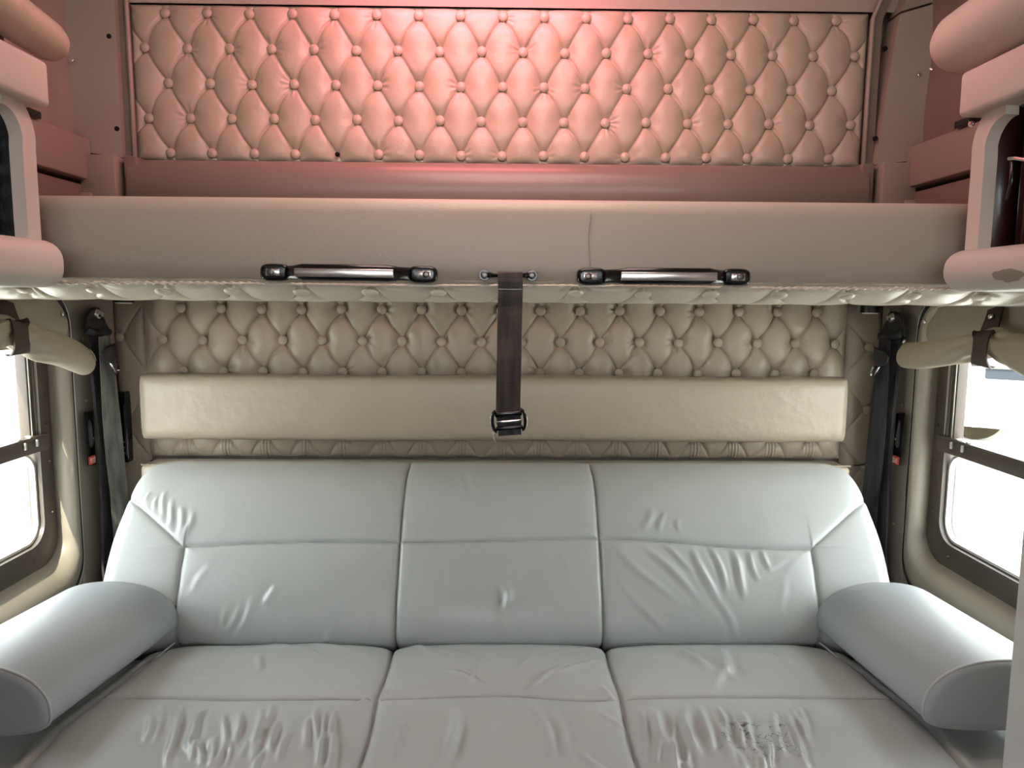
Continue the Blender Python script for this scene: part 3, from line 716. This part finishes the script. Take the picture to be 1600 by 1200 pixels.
# ------------------------------------------------------------------ roll-up blinds
def blind(s):
    nm = 'left' if s < 0 else 'right'
    t = thing('roll_up_blind', f'beige fabric blind rolled up over the {nm} window, tied by a brown strap', 'blind', 'rolled blinds over the side windows')
    # flat cloth hanging from the top edge
    y = np.linspace(.88, 1.672, 180)*(1.0 if s < 0 else 1.0); z = np.linspace(1.05, 1.158, 50); Y, Z = np.meshgrid(y, z)
    rc = .07
    top = 1.146 - np.where(Y > 1.672-rc, rc-np.sqrt(np.clip(rc**2-(Y-(1.672-rc))**2, 0, None)), 0)
    Zf = 1.045+(Z-1.05)/(.108)*(top-1.045)
    Xx = .979 - .006*np.sin((Zf-1.0)*60+Y*5+noise1(Y*7))*sstep(Zf, 1.16, 1.08) - .004*np.sin(Y*23+Zf*30)
    gridmesh('hanging_cloth', np.stack([s*Xx, Y, Zf], -1), CLOTH, t)
    MB().tube([Vector((s*.978, .88, 1.145)), Vector((s*.976, 1.2, 1.147)), Vector((s*.978, 1.595, 1.145)), Vector((s*.978, 1.640, 1.137)), Vector((s*.978, 1.663, 1.112)), Vector((s*.978, 1.671, 1.07)), Vector((s*.978, 1.672, 1.02))], .0022, 8).build('hem', CLOTH, t)
    sp = WX(97, 491, -.972) if s < 0 else WX(1445, 503, .972)
    MB().cyl(sp, sp+Vector((-s*.003, 0, 0)), .0062, .0055, 18, dome=.0025).build('snap', STEEL, t)
    # the roll: path and radius
    if s < 0: path = [(130, 564, .925, .0325), (115, 556, .925, .0345), (90, 545, .928, .0350), (55, 536, .93, .0345), (25, 525, .935, .030), (8, 517, .94, .026), (-25, 525, .935, .034), (-90, 540, .93, .04), (-200, 550, .93, .042), (-420, 560, .93, .042)]
    else: path = [(1417, 556, .935, .0295), (1440, 556, .93, .0300), (1475, 551, .93, .0285), (1510, 544, .93, .0275), (1538, 538, .935, .0260), (1556, 536, .94, .0250), (1580, 546, .935, .0320), (1620, 560, .93, .038), (1700, 580, .93, .042), (1900, 600, .93, .044)]
    ctrl = [(WX(a, b, s*X_), r) for a, b, X_, r in path]
    C_ = []; R_ = []
    for i in range(len(ctrl)-1):
        p0 = ctrl[max(i-1, 0)][0]; p1, r1 = ctrl[i]; p2, r2 = ctrl[i+1]; p3 = ctrl[min(i+2, len(ctrl)-1)][0]
        for k in range(16):
            u = k/16
            C_.append(.5*((2*p1)+(p2-p0)*u+(2*p0-5*p1+4*p2-p3)*u*u+(3*p1-p0-3*p2+p3)*u**3)); R_.append(r1+(r2-r1)*u)
    C_ = [c for c in C_]
    n = 72; P = np.zeros((len(C_)+3, n+1, 3))
    yst = ctrl[5][0].y
    rows = [(C_[0], R_[0]*.12), (C_[0], R_[0]*.6), (C_[0], R_[0]*.93)]+list(zip(C_, R_))
    for i, (c, r) in enumerate(rows):
        for k in range(n+1):
            a = 2*pi*k/n
            d = c.y-yst
            fold = .0030*exp(-(d/.09)**2)*(sin(5*a+d*40)+.6*sin(9*a-d*55))+.0012*sin(3*a+c.y*17)
            flat = .82+.0*a
            rad = r+(fold if i > 2 else 0)
            P[i, k] = (c.x+cos(a)*rad*flat, c.y + (-.006 if i < 2 else 0)*0, c.z+sin(a)*rad)
    for i in range(3): P[i, :, 1] += (.003, .002, .001)[i]
    gridmesh('rolled_cloth', P, CURT, t)
    # spiral edge shown on the roll end
    e = rows[3]; m_ = MB(); pts = []
    for k in range(50):
        a = k/50*4*pi; rr_ = e[1]*(1-k/62); pts.append(Vector((e[0].x+cos(a)*rr_*.82, e[0].y+.003, e[0].z+sin(a)*rr_)))
    m_.tube(pts, .001, 5).build('rolled_edge', CURT, t)
    sp = (WX(136, 554, -.902) if s < 0 else WX(1414, 534, .92))
    MB().cyl(sp, sp+Vector((-s*.003, 0, .001)), .0055, .005, 16, dome=.002).build('snap', STEEL, t)
    # strap round the roll
    c, r = ctrl[5]
    yy = c.y
    key = [(.972, 1.143), (.958, 1.118), (.936, 1.092), (.918, c.z+.018), (.908, c.z-.004), (.909, c.z-.026), (.922, c.z-.042), (.940, c.z-.046)]
    K = [np.array(k_) for k_ in key]; pts = []
    for i in range(len(K)-1):
        p0, p1, p2, p3 = K[max(i-1, 0)], K[i], K[i+1], K[min(i+2, len(K)-1)]
        for k in range(5):
            u = k/5; q_ = .5*((2*p1)+(p2-p0)*u+(2*p0-5*p1+4*p2-p3)*u*u+(3*p1-p0-3*p2+p3)*u**3)
            pts.append(Vector((s*q_[0], yy+(q_[0]-.912)*.9, q_[1])))
    MB().ribbon(pts, (0, 1, 0), .040, .003).build('tie_strap', STRAPB, t, sharp=40)
    if s > 0:
        sp = WX(1551, 495, .958); MB().cyl(sp, sp+Vector((-s*.005, -.001, 0)), .0065, .0055, 18, dome=.0025).build('snap', STEEL, t)
blind(-1); blind(1)

# ================================================================== SOFA BED
so_ = thing('sofa_bed', 'pale grey leather sofa bed with two half-round armrests filling the sleeper', 'sofa')
def wr(X, V, segs):
    """ridged wrinkles: segs = (x0,v0,x1,v1,width,amp)"""
    h = np.zeros(X.shape)
    for x0, v0, x1, v1, w, A in segs:
        dx, dv = x1-x0, v1-v0; L2 = dx*dx+dv*dv; L = sqrt(L2)
        t = ((X-x0)*dx+(V-v0)*dv)/L2
        d = ((X-x0)*dv-(V-v0)*dx)/L + w*.6*np.sin(t*5+x0*40)
        k = np.clip(t, 0, 1); w = w*1.25; tp = np.where((t > 0) & (t < 1), np.sin(pi*k)**1.1, 0)*.9
        h += A*tp*(np.exp(-(d/w)**2) - .5*np.exp(-((d-1.5*w)/w)**2))
    return h
# --- backrest profile (Y,z) by arc length
BPf = np.array([(1.47, .42), (1.425, .447), (1.400, .482), (1.408, .53), (1.440, .59), (1.478, .645), (1.515, .690), (1.548, .727), (1.585, .754), (1.63, .768), (1.68, .766), (1.73, .75), (1.75, .71), (1.75, .60), (1.75, .45)])
def smooth_poly(P, k=12):
    out = []
    for i in range(len(P)-1):
        p0, p1, p2, p3 = P[max(i-1, 0)], P[i], P[i+1], P[min(i+2, len(P)-1)]
        for j in range(k):
            u = j/k; out.append(.5*((2*p1)+(p2-p0)*u+(2*p0-5*p1+4*p2-p3)*u*u+(3*p1-p0-3*p2+p3)*u**3))
    out.append(P[-1]); return np.array(out)
SP = smooth_poly(BPf); AL = np.concatenate([[0], np.cumsum(np.hypot(*np.diff(SP, axis=0).T))])
def at_z(zq, front=True):   # arc length where the front of the profile reaches height zq
    k = int(np.argmax(SP[:, 1] >= zq)); return AL[k]
def s_of_px(px, py):
    # march the pixel ray to the profile front
    best = None
    for a, (yy, zz) in zip(AL, SP):
        if a > AL[-1]*.62: break
        p = W(px, py, yy)
        if best is None or abs(p.z-zz) < best[0]: best = (abs(p.z-zz), a, p.x)
    return best[2], best[1]
nu, nv = 760, 420
xs = np.linspace(-.80, .80, nu); ss = np.linspace(0, AL[-1], nv)
X, S_ = np.meshgrid(xs, ss)
Yp = np.interp(S_, AL, SP[:, 0]); Zp = np.interp(S_, AL, SP[:, 1])
tY = np.gradient(Yp, axis=0); tZ = np.gradient(Zp, axis=0); nl = np.hypot(tY, tZ); nY, nZ = -tZ/nl, tY/nl
sh = at_z(.650)
shx = sh - .016*sstep(np.abs(X), .22, .66)+.004*np.sin(X*9)
def seam_h(d, w=.0032, depth=.0085, puff=.016, pw=.045):
    return -depth*np.exp(-np.abs(d)/w) - puff*np.exp(-np.abs(d)/pw)*.55
# distances to seams
Xa = np.abs(X)
dm = np.abs(Xa-.2075)                          # two inner seams
dh = np.where(Xa < .650, np.abs(S_-shx), 9)
dv = np.where(S_ < sh-.016, np.abs(Xa-(.638+.012*(S_/sh))), 9)
# diagonal from (.645, sh-.016) to (.80, at_z(.735))
sa, sb_ = sh-.016, at_z(.728)
ddx, dds = .150, sb_-sa; tt = np.clip(((Xa-.650)*ddx+(S_-sa)*dds)/(ddx**2+dds**2), 0, 1)
dd = np.hypot(Xa-.650-tt*ddx, S_-sa-tt*dds)
front = 1-sstep(S_, at_z(.76)+.03, at_z(.76)+.09)
h = seam_h(dm, depth=.009)*(front*.7+.3)
h = np.minimum(h, seam_h(dh, puff=.012)); h = np.minimum(h, seam_h(dv)); h = np.minimum(h, seam_h(dd, depth=.006, puff=.007))
h += .010
rnd = random.Random(7)
segs = []
def px_segs(L):
    for (a, b, c, d, w, A) in L:
        x0, v0 = s_of_px(a, b); x1, v1 = s_of_px(c, d); segs.append((x0, v0, x1, v1, w, A))
px_segs([(960, 855, 1060, 950, .006, .0030), (1000, 850, 1100, 945, .006, .0036), (1030, 850, 1090, 900, .005, .0026), (1080, 852, 1120, 948, .006, .0044), (1110, 850, 1135, 930, .005, .0036),
         (1140, 852, 1165, 942, .006, .0042), (1165, 856, 1185, 910, .005, .0026), (1190, 852, 1200, 900, .005, .0024), (960, 900, 1040, 990, .006, .0024), (1120, 930, 1150, 1000, .006, .0024),
         (1015, 795, 1008, 836, .006, .0030), (1035, 800, 1030, 838, .005, .0026), (1060, 810, 1058, 835, .005, .0020), (1180, 900, 1235, 870, .005, .0016),
         (780, 905, 800, 950, .007, .0042), (795, 915, 792, 965, .006, .0030), (700, 880, 712, 920, .006, .0020), (800, 930, 795, 990, .006, .0020), (870, 855, 885, 900, .006, .0018),
         (430, 910, 422, 950, .007, .0036), (400, 930, 372, 1000, .006, .0028), (385, 945, 350, 990, .006, .0024), (360, 950, 345, 985, .005, .0018), (330, 880, 300, 930, .006, .0014),
         (262, 770, 255, 810, .005, .0026), (275, 780, 265, 825, .005, .0028), (290, 790, 280, 842, .006, .0034), (305, 795, 290, 845, .006, .0030), (235, 770, 230, 790, .004, .0020), (250, 775, 243, 800, .004, .0020),
         (735, 740, 742, 780, .006, .0018), (720, 745, 722, 775, .006, .0016), (600, 940, 560, 1000, .007, .0016), (520, 980, 500, 1003, .006, .0020), (1200, 980, 1230, 900, .007, .0014)])
h += 1.2*wr(X, S_, segs)*front
h += .0035*noise1(X*9+S_*4)*np.sin(S_*11+X*3)*.5*front
# rounded ends
e = .80-Xa; r = .032
back = np.where(e < r, r-np.sqrt(np.clip(r*r-(r-e)**2, 0, None)), 0)
Yo = Yp+nY*h; Zo = Zp+nZ*h
fr = 1-sstep(S_, at_z(.765), at_z(.765)+.12)
Yo = Yo+back*fr*.8
rc = .065; cd_ = np.where(Xa > .80-rc, rc-np.sqrt(np.clip(rc**2-(Xa-(.80-rc))**2, 0, None)), 0)*.42
Zo = Zo-cd_*sstep(Zp, .62, .78)-back*.0
PP = np.stack([X, Yo, Zo], -1)
# close ends with a column that runs back
endL = PP[:, :1].copy(); endL[:, :, 1] = np.maximum(1.70, Yo[:, :1]); endR = PP[:, -1:].copy(); endR[:, :, 1] = np.maximum(1.70, Yo[:, -1:])
PP = np.concatenate([endL, PP, endR], 1)
Xm = np.concatenate([X[:, :1], X, X[:, -1:]], 1); Sm = np.concatenate([S_[:, :1], S_, S_[:, -1:]], 1)
shm = np.concatenate([shx[:, :1], shx, shx[:, -1:]], 1)
cX = (Xm[:-1, :-1]+Xm[1:, 1:])/2; cS = (Sm[:-1, :-1]+Sm[1:, 1:])/2; cH = (shm[:-1, :-1]+shm[1:, 1:])/2
aX = np.abs(cX)
sideM = (aX > .638+.012*np.clip(cS/sh, 0, 1)) & (cS < sa + np.clip((aX-.650)/.150, 0, 1)*dds)
bk_all = thing('backrest'); bk_all.parent = so_
for xa, xb in ((-9, -.2075), (-.2075, .2075), (.2075, 9)):
    mm = (cX >= xa) & (cX < xb) & ~sideM
    gridmesh('lower_panel', PP, LEATH, bk_all, mm & (cS < cH)); gridmesh('upper_panel', PP, LEATH, bk_all, mm & (cS >= cH))
for sg in (-1, 1): gridmesh('side_panel', PP, LEATH, bk_all, sideM & (cX*sg > 0))
# edge piping on both ends
for sg in (0, -1):
    col = np.stack([X[:, sg], Yo[:, sg], Zo[:, sg]], -1); k = (ss > .03) & (ss < at_z(.765)+.1)
    pts = [Vector(p)+Vector((.001*(1 if sg else -1), .002, 0)) for p in col[k][::4]]
    MB().tube(pts, .0024, 6).build('piping', PIPE, bk_all)

# --- seat
seat = thing('seat'); seat.parent = so_
xs = np.linspace(-.90, .90, 820)
prof = np.array([(1.46, .425), (1.415, .446), (1.37, .470), (1.33, .474), (1.25, .470), (1.19, .467), (1.10, .461), (1.0, .452), (.94, .445), (.90, .430), (.878, .40), (.872, .35), (.875, .28), (.88, .20)])
SP2 = smooth_poly(prof); AL2 = np.concatenate([[0], np.cumsum(np.hypot(*np.diff(SP2, axis=0).T))])
ss2 = np.linspace(0, AL2[-1], 420); X, S2 = np.meshgrid(xs, ss2)
Yp = np.interp(S2, AL2, SP2[:, 0]); Zp = np.interp(S2, AL2, SP2[:, 1])
tY = np.gradient(Yp, axis=0); tZ = np.gradient(Zp, axis=0); nl = np.hypot(tY, tZ); nY, nZ = tZ/nl, -tY/nl
Xa = np.abs(X)
s19 = float(np.interp(-1.195, -SP2[:60, 0], AL2[:60])) if False else AL2[int(np.argmin(np.abs(SP2[:70, 0]-1.195)))]
shx2 = s19 - .008*np.cos(X*15)*np.exp(-(X/.22)**2)+.003*np.sin(X*11)
out = .628+.055*np.clip((S2)/.25, 0, 1.4)
dm = np.abs(Xa-.2085-.002*np.sin(S2*30)); dh = np.where(Xa < out, np.abs(S2-shx2), 9); do = np.abs(Xa-out)
h = seam_h(dm, w=.0038, depth=.012, puff=.02, pw=.035)
h = np.minimum(h, seam_h(dh, w=.0026, depth=.0065, puff=.012, pw=.03)); h = np.minimum(h, seam_h(do, w=.006, depth=.016, puff=.018, pw=.03))
h = h+.010
segs = []
def zs(px, py):
    p = WZ(px, py, .472)
    return p.x, float(np.interp(-p.y, [-v for v in SP2[:104, 0]], AL2[:104]))
def zsegs(L):
    for (a, b, c, d, w, A) in L:
        x0, v0 = zs(a, b); x1, v1 = zs(c, d); segs.append((x0, v0, x1, v1, w, A))
zsegs([(630, 1012, 740, 1035, .006, .0028), (690, 1050, 760, 1075, .005, .0034), (735, 1078, 755, 1040, .004, .0022), (820, 1085, 880, 1045, .005, .0040), (850, 1035, 935, 1015, .005, .0030), (780, 1070, 840, 1030, .005, .0022), (865, 1060, 945, 1030, .004, .0024), (940, 1070, 955, 1095, .005, .0030), (590, 1095, 600, 1070, .005, .0026), (640, 1010, 700, 1040, .005, .002),
       (420, 1010, 500, 1035, .007, .0030), (450, 1008, 580, 1030, .006, .0024), (410, 1030, 400, 1060, .006, .0022), (1060, 1020, 1110, 1060, .009, .0036), (1120, 1020, 1150, 1070, .009, .0036), (1150, 1040, 1110, 1080, .007, .0024), (1180, 1020, 1240, 1050, .007, .0020), (560, 1100, 590, 1080, .005, .002),
       (710, 1105, 700, 1195, .007, .0044), (835, 1100, 870, 1190, .007, .0034), (860, 1105, 900, 1195, .006, .0024), (600, 1110, 640, 1140, .006, .0020), (930, 1105, 990, 1140, .006, .002), (640, 1120, 600, 1190, .006, .002),
       (900, 1170, 960, 1198, .005, .002), (770, 1110, 765, 1195, .008, .0018), (1040, 1130, 1060, 1190, .006, .0030), (1010, 1105, 1060, 1198, .007, .0036), (1070, 1100, 1085, 1180, .007, .0038), (1110, 1110, 1150, 1198, .007, .003)])
# fan of vertical creases on the left front and right front panels
for x0, n, sg in ((235, 15, 1), (1000, 12, -1)):
    for i in range(n):
        a = x0+i*rnd.uniform(20, 26); L_ = rnd.uniform(35, 85)
        y0 = rnd.uniform(1098, 1125)
        zsegs([(a, y0, a-sg*rnd.uniform(4, 22), y0+L_, rnd.uniform(.0035, .006), rnd.uniform(.0024, .0048))])
    for i in range(14):
        a = x0+rnd.uniform(0, 320); y0 = rnd.uniform(1140, 1165)
        zsegs([(a, y0, a-sg*rnd.uniform(5, 20), y0+rnd.uniform(25, 50), rnd.uniform(.003, .0045), rnd.uniform(.0016, .003))])
mask_in = sstep(out-Xa, .0, .04)
h += 1.9*wr(X, S2, segs)*mask_in
h += .004*noise1(X*11+S2*3)*np.sin(S2*13+X*5)*.5
drop = .032*sstep(Xa-out, 0, .05)
PP = np.stack([X, Yp+nY*h, Zp+nZ*h-drop], -1)
cX = (X[:-1, :-1]+X[1:, 1:])/2; cS = (S2[:-1, :-1]+S2[1:, 1:])/2; cH = (shx2[:-1, :-1]+shx2[1:, 1:])/2; cO = (out[:-1, :-1]+out[1:, 1:])/2
sideM = np.abs(cX) > cO
for xa, xb in ((-9, -.2085), (-.2085, .2085), (.2085, 9)):
    mm = (cX >= xa) & (cX < xb) & ~sideM
    gridmesh('rear_panel', PP, SEAT, seat, mm & (cS < cH)); gridmesh('front_panel', PP, SEAT, seat, mm & (cS >= cH))
for sg in (-1, 1):
    gridmesh('side_flap', PP, LEATH, seat, sideM & (cX*sg > 0))
    pts = [Vector((sg*(.636+.046*k/12), 1.385-.018*k, .478+.001*sin(k*1.3)-.0012*k)) for k in range(15)]
    MB().tube(pts, .0022, 6).build('edge_piping', PIPE, seat)
MB().box((0, 1.31, .23), (1.80, .84, .34), .01).build('base', DARKSEAM, so_, sharp=40)

# --- armrests
def armrest(s):
    t = thing('armrest'); t.parent = so_
    cx_ = s*.760; hw = .128; z0 = .487; 
    ya, yb = 1.395, 1.065 if s < 0 else 1.075
    def sec(y, k=1., inset=0.):
        pts = []
        f = (y-yb)/(ya-yb)
        H = .106
        for i in range(48):
            a = 2*pi*i/48
            c, sn = cos(a), sin(a)
            if sn >= 0: w_, z_ = hw*abs(c)**.92, H*.72*sn**.92
            else: w_, z_ = hw*abs(c)**.55, -H*.34*abs(sn)**.6
            w_ = math.copysign(w_, c)
            pts.append(Vector((cx_+s*(.050 if s < 0 else .030)*(1-f)+w_*k, y, z0+H*.34+z_*k+(0 if k == 1 else 0))))
        return pts
    lp = [sec(ya+.012, .0), sec(ya+.012, .5), sec(ya+.010, .8), sec(ya+.004, .95)]+[sec(ya+(yb-ya)*i/14) for i in range(15)]
    MB().loft(lp).build('bolster', BOLST, t)
    MB().loft([sec(yb), sec(yb-.004, .985), sec(yb-.007, .9), sec(yb-.009, .5), sec(yb-.009, .0)]).build('end_cap', BOLST, t)
    MB().tube(sec(yb, 1.004), .0024, 7, closed=True).build('end_piping', PIPE, t)
armrest(-1); armrest(1)

# ================================================================== OVERHEAD CABINETS
def cabinet(s):
    nm = 'left' if s < 0 else 'right'
    t = thing('overhead_cabinet', f'open overhead cabinet on the {nm} side with pale rails and padded lip', 'cabinet', 'open overhead side cabinets')
    lin = INSL if s < 0 else MAHO
    xf = .615 if s < 0 else .632
    Yf, Yn = 1.05, .30
    # top rail
    rot = Matrix.Rotation(radians(-1.5), 3, 'X')
    zr = (1.405+1.466)/2
    MB().box((s*(xf+.022), (Yf+Yn)/2, zr), (.044, Yf-Yn, .061), .008, 4).build('top_rail', CREAM, t, sharp=60)
    # padded lip
    MB().box((s*(xf+.045), (1.032+Yn)/2, 1.194), (.14, 1.032-Yn, .063 if s < 0 else .056), .026, 6).build('padded_lip', LIPSCUFF if s > 0 else CREAM, t, sharp=80)
    # opening frame: rear post that curves into the rail
    pts = [Vector((s*(xf+.028), 1.026, 1.215+.012*k)) for k in range(12)]+[Vector((s*(xf+.027), 1.026-.05*(1-cos(a)), 1.355+.052*sin(a))) for a in [pi/2*k/12 for k in range(1, 13)]]
    MB().ribbon(pts, [Vector((0, cos(a), sin(a)*1.0)) for a in [0]*12+[pi/2*k/12 for k in range(1, 13)]], .028, .018).build('rear_post', CREAM, t, sharp=40)
    # box
    MB().box((s*(xf+.235), 1.043, 1.32), (.38, .012, .30), .002).build('rear_panel', lin, t, sharp=40)
    MB().box((s*1.045, .68, 1.32), (.012, .74, .30)).build('back_panel', lin, t, smooth=False)
    MB().box((s*(xf+.22), .68, 1.215), (.40, .73, .012)).build('shelf', lin, t, smooth=False)
    MB().box((s*(xf+.22), .68, 1.425), (.40, .73, .012)).build('upper_shelf', lin, t, smooth=False)
    MB().box((s*(xf+.12), 1.0, 1.31), (.10, .03, .19), .004).build('hinge_pillar', lin, t, sharp=40)
    # outer wall of the cabinet above the rail, dark slot
    MB().box((s*(xf+.10), .70, 1.50), (.02, .80, .16)).build('upper_panel', BROWN, t, smooth=False)
    if s < 0:
        for k in range(5): MB().box((s*(xf+.065), .985, 1.25+k*.030), (.02, .006, .018), .002).build('latch_tooth', BLACKM, t, sharp=40)
    else:
        a = WX(1577, 248, .66); b = WX(1600, 249, .66)
        MB().tube([a, a.lerp(b, .5)+Vector((0, 0, .001)), b, b+(b-a)*1.2], .0028, 8).build('hook_rod', STEEL, t)
        c = WX(1583, 250, .662); MB().tube([c, c+Vector((0, 0, -.03)), c+Vector((0, .006, -.05))], [.0035, .0025, .002], 8).build('hook', BLACK, t)
        screw(t, WX(1518, 194, .65), (-1, -.4, 0), .004, STEEL)
        MB().box(WX(1544, 250, .66), (.004, .006, .012), .001).build('catch', SATIN, t, sharp=40)
    # upper padded roll
    r = .030 if s < 0 else .044
    if s < 0: A, B = WX(72, 62, -.665), WX(-130, -80, -.665)
    else: A, B = WX(1502, 66, .665), WX(1700, -50, .665)
    ax = (B-A).normalized(); qd = ax.to_track_quat('Z', 'Y'); L_ = (B-A).length; lp = []
    for hh, k in ((-.034, .05), (-.032, .35), (-.026, .62), (-.016, .84), (0, .97), (.03, 1), (L_*.5, 1.05), (L_, 1.05)):
        lp.append([A+qd @ Vector((r*k*cos(2*pi*i/32), r*k*sin(2*pi*i/32), hh)) for i in range(32)])
    MB().loft(lp, cap0=True, cap1=True).build('padded_roll', CREAM if s > 0 else VINYL, t, sharp=70)
    # small bracket plate and gathered curtain behind the cabinet end
    bp = WX(92, 112, -.72) if s < 0 else WX(1470, 100, .72)
    return t
cabinet(-1); cabinet(1)
for s in (-1, 1):
    # soft draped vinyl on the side wall behind the cabinets
    y = np.linspace(1.12, 1.85, 160); z = np.linspace(1.53, 2.08, 60); Y, Z = np.meshgrid(y, z)
    Xx = 1.035+.006*np.sin(Y*60+Z*8)*sstep(Y, 1.86, 1.6)+.004*np.sin(Z*20+Y*9)
    o = gridmesh('side_drape', np.stack([s*Xx, Y, Z], -1), BROWN if s > 0 else BEIGED)
    tag(o, f'folded vinyl drape on the {"left" if s<0 else "right"} wall behind the overhead cabinet', 'drape')
    o = MB().box((s*1.0, 1.62, 1.535), (.03, .05, .016), .003).build('slot_catch', BLACK, sharp=40)
    tag(o, f'small black catch on the {"left" if s<0 else "right"} side rail under the drape', 'catch')

# closet edge near the camera on the right
o = MB().box((.784, .62, .585), (.388, .36, 1.13), .004).build('closet', CLOSET, sharp=40)
tag(o, 'pale grey closet side at the right edge of the view', 'closet')

# ================================================================== OUTSIDE
GRND = mat('pale concrete yard', (.62, .60, .55), .9, bump=.5, bscale=3, var=.08, vscale=.6)
WHT = mat('white truck paint', (.80, .80, .78), .35)
TYRE = mat('dusty tyre', (.012, .010, .005), .8, spec=.05, bump=.3, bscale=60)
GLZ = mat('bluish windscreen', (.03, .035, .045), .3, spec=.1)
YEL = mat('faded cream paint', (.20, .17, .10), .5)
ORG = mat('orange marker lens', (.30, .06, .008), .4)
GRY = mat('grey bumper', (.08, .085, .09), .5)
GZ = -1.30
g = MB().add([(-60, -60, GZ), (60, -60, GZ), (60, 60, GZ), (-60, 60, GZ)], [(0, 1, 2, 3)]).build('ground', GRND, smooth=False); tag(g, kind='structure')
def outside():
    wc = WZ(1518, 686, GZ)               # tyre contact
    dirx = Vector((wc.x, wc.y, 0)).normalized(); side_ = Vector((dirx.y, -dirx.x, 0))   # picture right
    D = Vector((wc.x, wc.y, 0)).length
    pxm = D/FPX*1.03*1.12
    R3 = Matrix((side_, dirx, Vector((0, 0, 1)))).transposed()
    def P(px, py, dep=0):    # px,py near the truck -> local plane through the contact
        return Vector((wc.x, wc.y, GZ))+side_*(px-1518)*pxm+Vector((0, 0, 1))*(686-py)*pxm+dirx*dep
    def pbox(t, name, x0, x1, y0, y1, d0, d1, m, r=.04):
        c = (P(x0, y0, d0)+P(x1, y1, d1))/2
        return MB().box(c, (abs(x1-x0)*pxm, d1-d0, abs(y1-y0)*pxm), r, 3, rot=R3).build(name, m, t, sharp=50)
    t = thing('white_truck', 'white truck parked outside beyond the right window, wheel showing below', 'truck')
    pbox(t, 'body', 1470, 1569, 618, 671, -.2, 2.2, WHT, .10)
    pbox(t, 'hood', 1470, 1566, 604, 622, .0, 2.0, WHT, .08)
    pbox(t, 'crease', 1475, 1567, 622.5, 624.5, -.22, 0, GRY, .005)
    pbox(t, 'door_handle', 1517, 1521, 655, 664, -.24, -.18, GRY, .01)
    pbox(t, 'cab', 1450, 1512, 560, 612, .3, 2.2, YEL, .1)
    pbox(t, 'windscreen', 1526, 1566, 601, 615, -.08, .1, GLZ, .03)
    pbox(t, 'visor', 1524, 1562, 599, 603, -.14, .2, GRY, .02)
    pbox(t, 'roof', 1512, 1568, 568, 600, .4, 2.2, WHT, .1)
    for dep in (0, 1.7):
        c = P(1518, 0, 0); c = Vector((wc.x, wc.y, GZ+.47))+dirx*dep+side_*.03
        w = MB().cyl(c-side_*.0-dirx*.13, c+dirx*.16, .45, .45, 40).build('wheel', TYRE, t, sharp=40)
        h_ = MB().cyl(c-dirx*.16, c-dirx*.12, .22, .24, 30).build('hub', WHT, w, sharp=40)
    t = thing('cream_truck', 'cream truck with an orange marker light parked further right outside', 'truck')
    pbox(t, 'body', 1572, 1700, 600, 650, 1.2, 4, YEL, .08)
    pbox(t, 'upper_body', 1575, 1700, 575, 596, 1.3, 4, WHT, .08)
    pbox(t, 'bumper', 1573, 1700, 651, 660, 1.1, 1.6, GRY, .03)
    pbox(t, 'marker_light', 1593, 1603, 635, 642, 1.14, 1.24, ORG, .01)
    pbox(t, 'grille_bar', 1576, 1700, 597, 600, 1.1, 1.3, GRY, .01)
    pbox(t, 'mirror', 1570, 1579, 600, 613, .9, 1.1, TYRE, .02)
    pbox(t, 'mirror_arm', 1573, 1575, 575, 600, 1.0, 1.05, GRY, .005)
    for dx in (1610, 1680):
        c = P(dx, 0, 1.7); c.z = GZ+.46
        MB().cyl(c-dirx*.15, c+dirx*.15, .45, .45, 32).build('wheel', TYRE, t, sharp=40)
outside()

# ================================================================== INTERIOR LAMPS AND ADDED FILL (above the frame)
def lamp(name, label, loc, size, col, power, tilt=(0, 0, 0), lenscol=(1, .5, .4), es=6, spread=180):
    t = thing(name, label, 'lamp', loc=loc)
    MB().box((0, 0, .012), (size[0]+.03, size[1]+.03, .02), .006).build('housing', BLACKM, t, sharp=40)
    MB().box((0, 0, -.001), (size[0], size[1], .008), .003).build('lens', mat('lit lens', lenscol, .4, emit=lenscol, estr=es), t, sharp=40)
    l = bpy.data.lights.new(name+'_light', 'AREA'); l.shape = 'RECTANGLE'; l.size, l.size_y = size; l.energy = power; l.color = col; l.spread = radians(spread)
    o = bpy.data.objects.new(name+'_light', l); COL.objects.link(o); o.parent = t; o.location = (0, 0, -.008)
    t.rotation_euler = tilt
lamp('red_ceiling_lamp', 'red courtesy lamp on the ceiling above the upper tufted panel', (-.08, 1.70, 2.04), (.55, .05), (1, .20, .30), 4.9, (radians(25), 0, 0), (1, .1, .08))
lamp('upper_fill_lamp', 'warm fill lamp added above the upper bunk to brighten the upper panel', (0, 1.22, 2.10), (.7, .14), (1, .70, .70), 4.2, (radians(22), 0, 0), (1, .7, .6))  # added fill for the zone over the bunk, not a known fitting
lamp('ceiling_lamp', 'warm ceiling lamp above the middle of the sleeper', (0, .82, 2.02), (.5, .10), (1, .68, .62), 3.1, (radians(38), 0, 0), (1, .7, .55), es=1.5, spread=120)
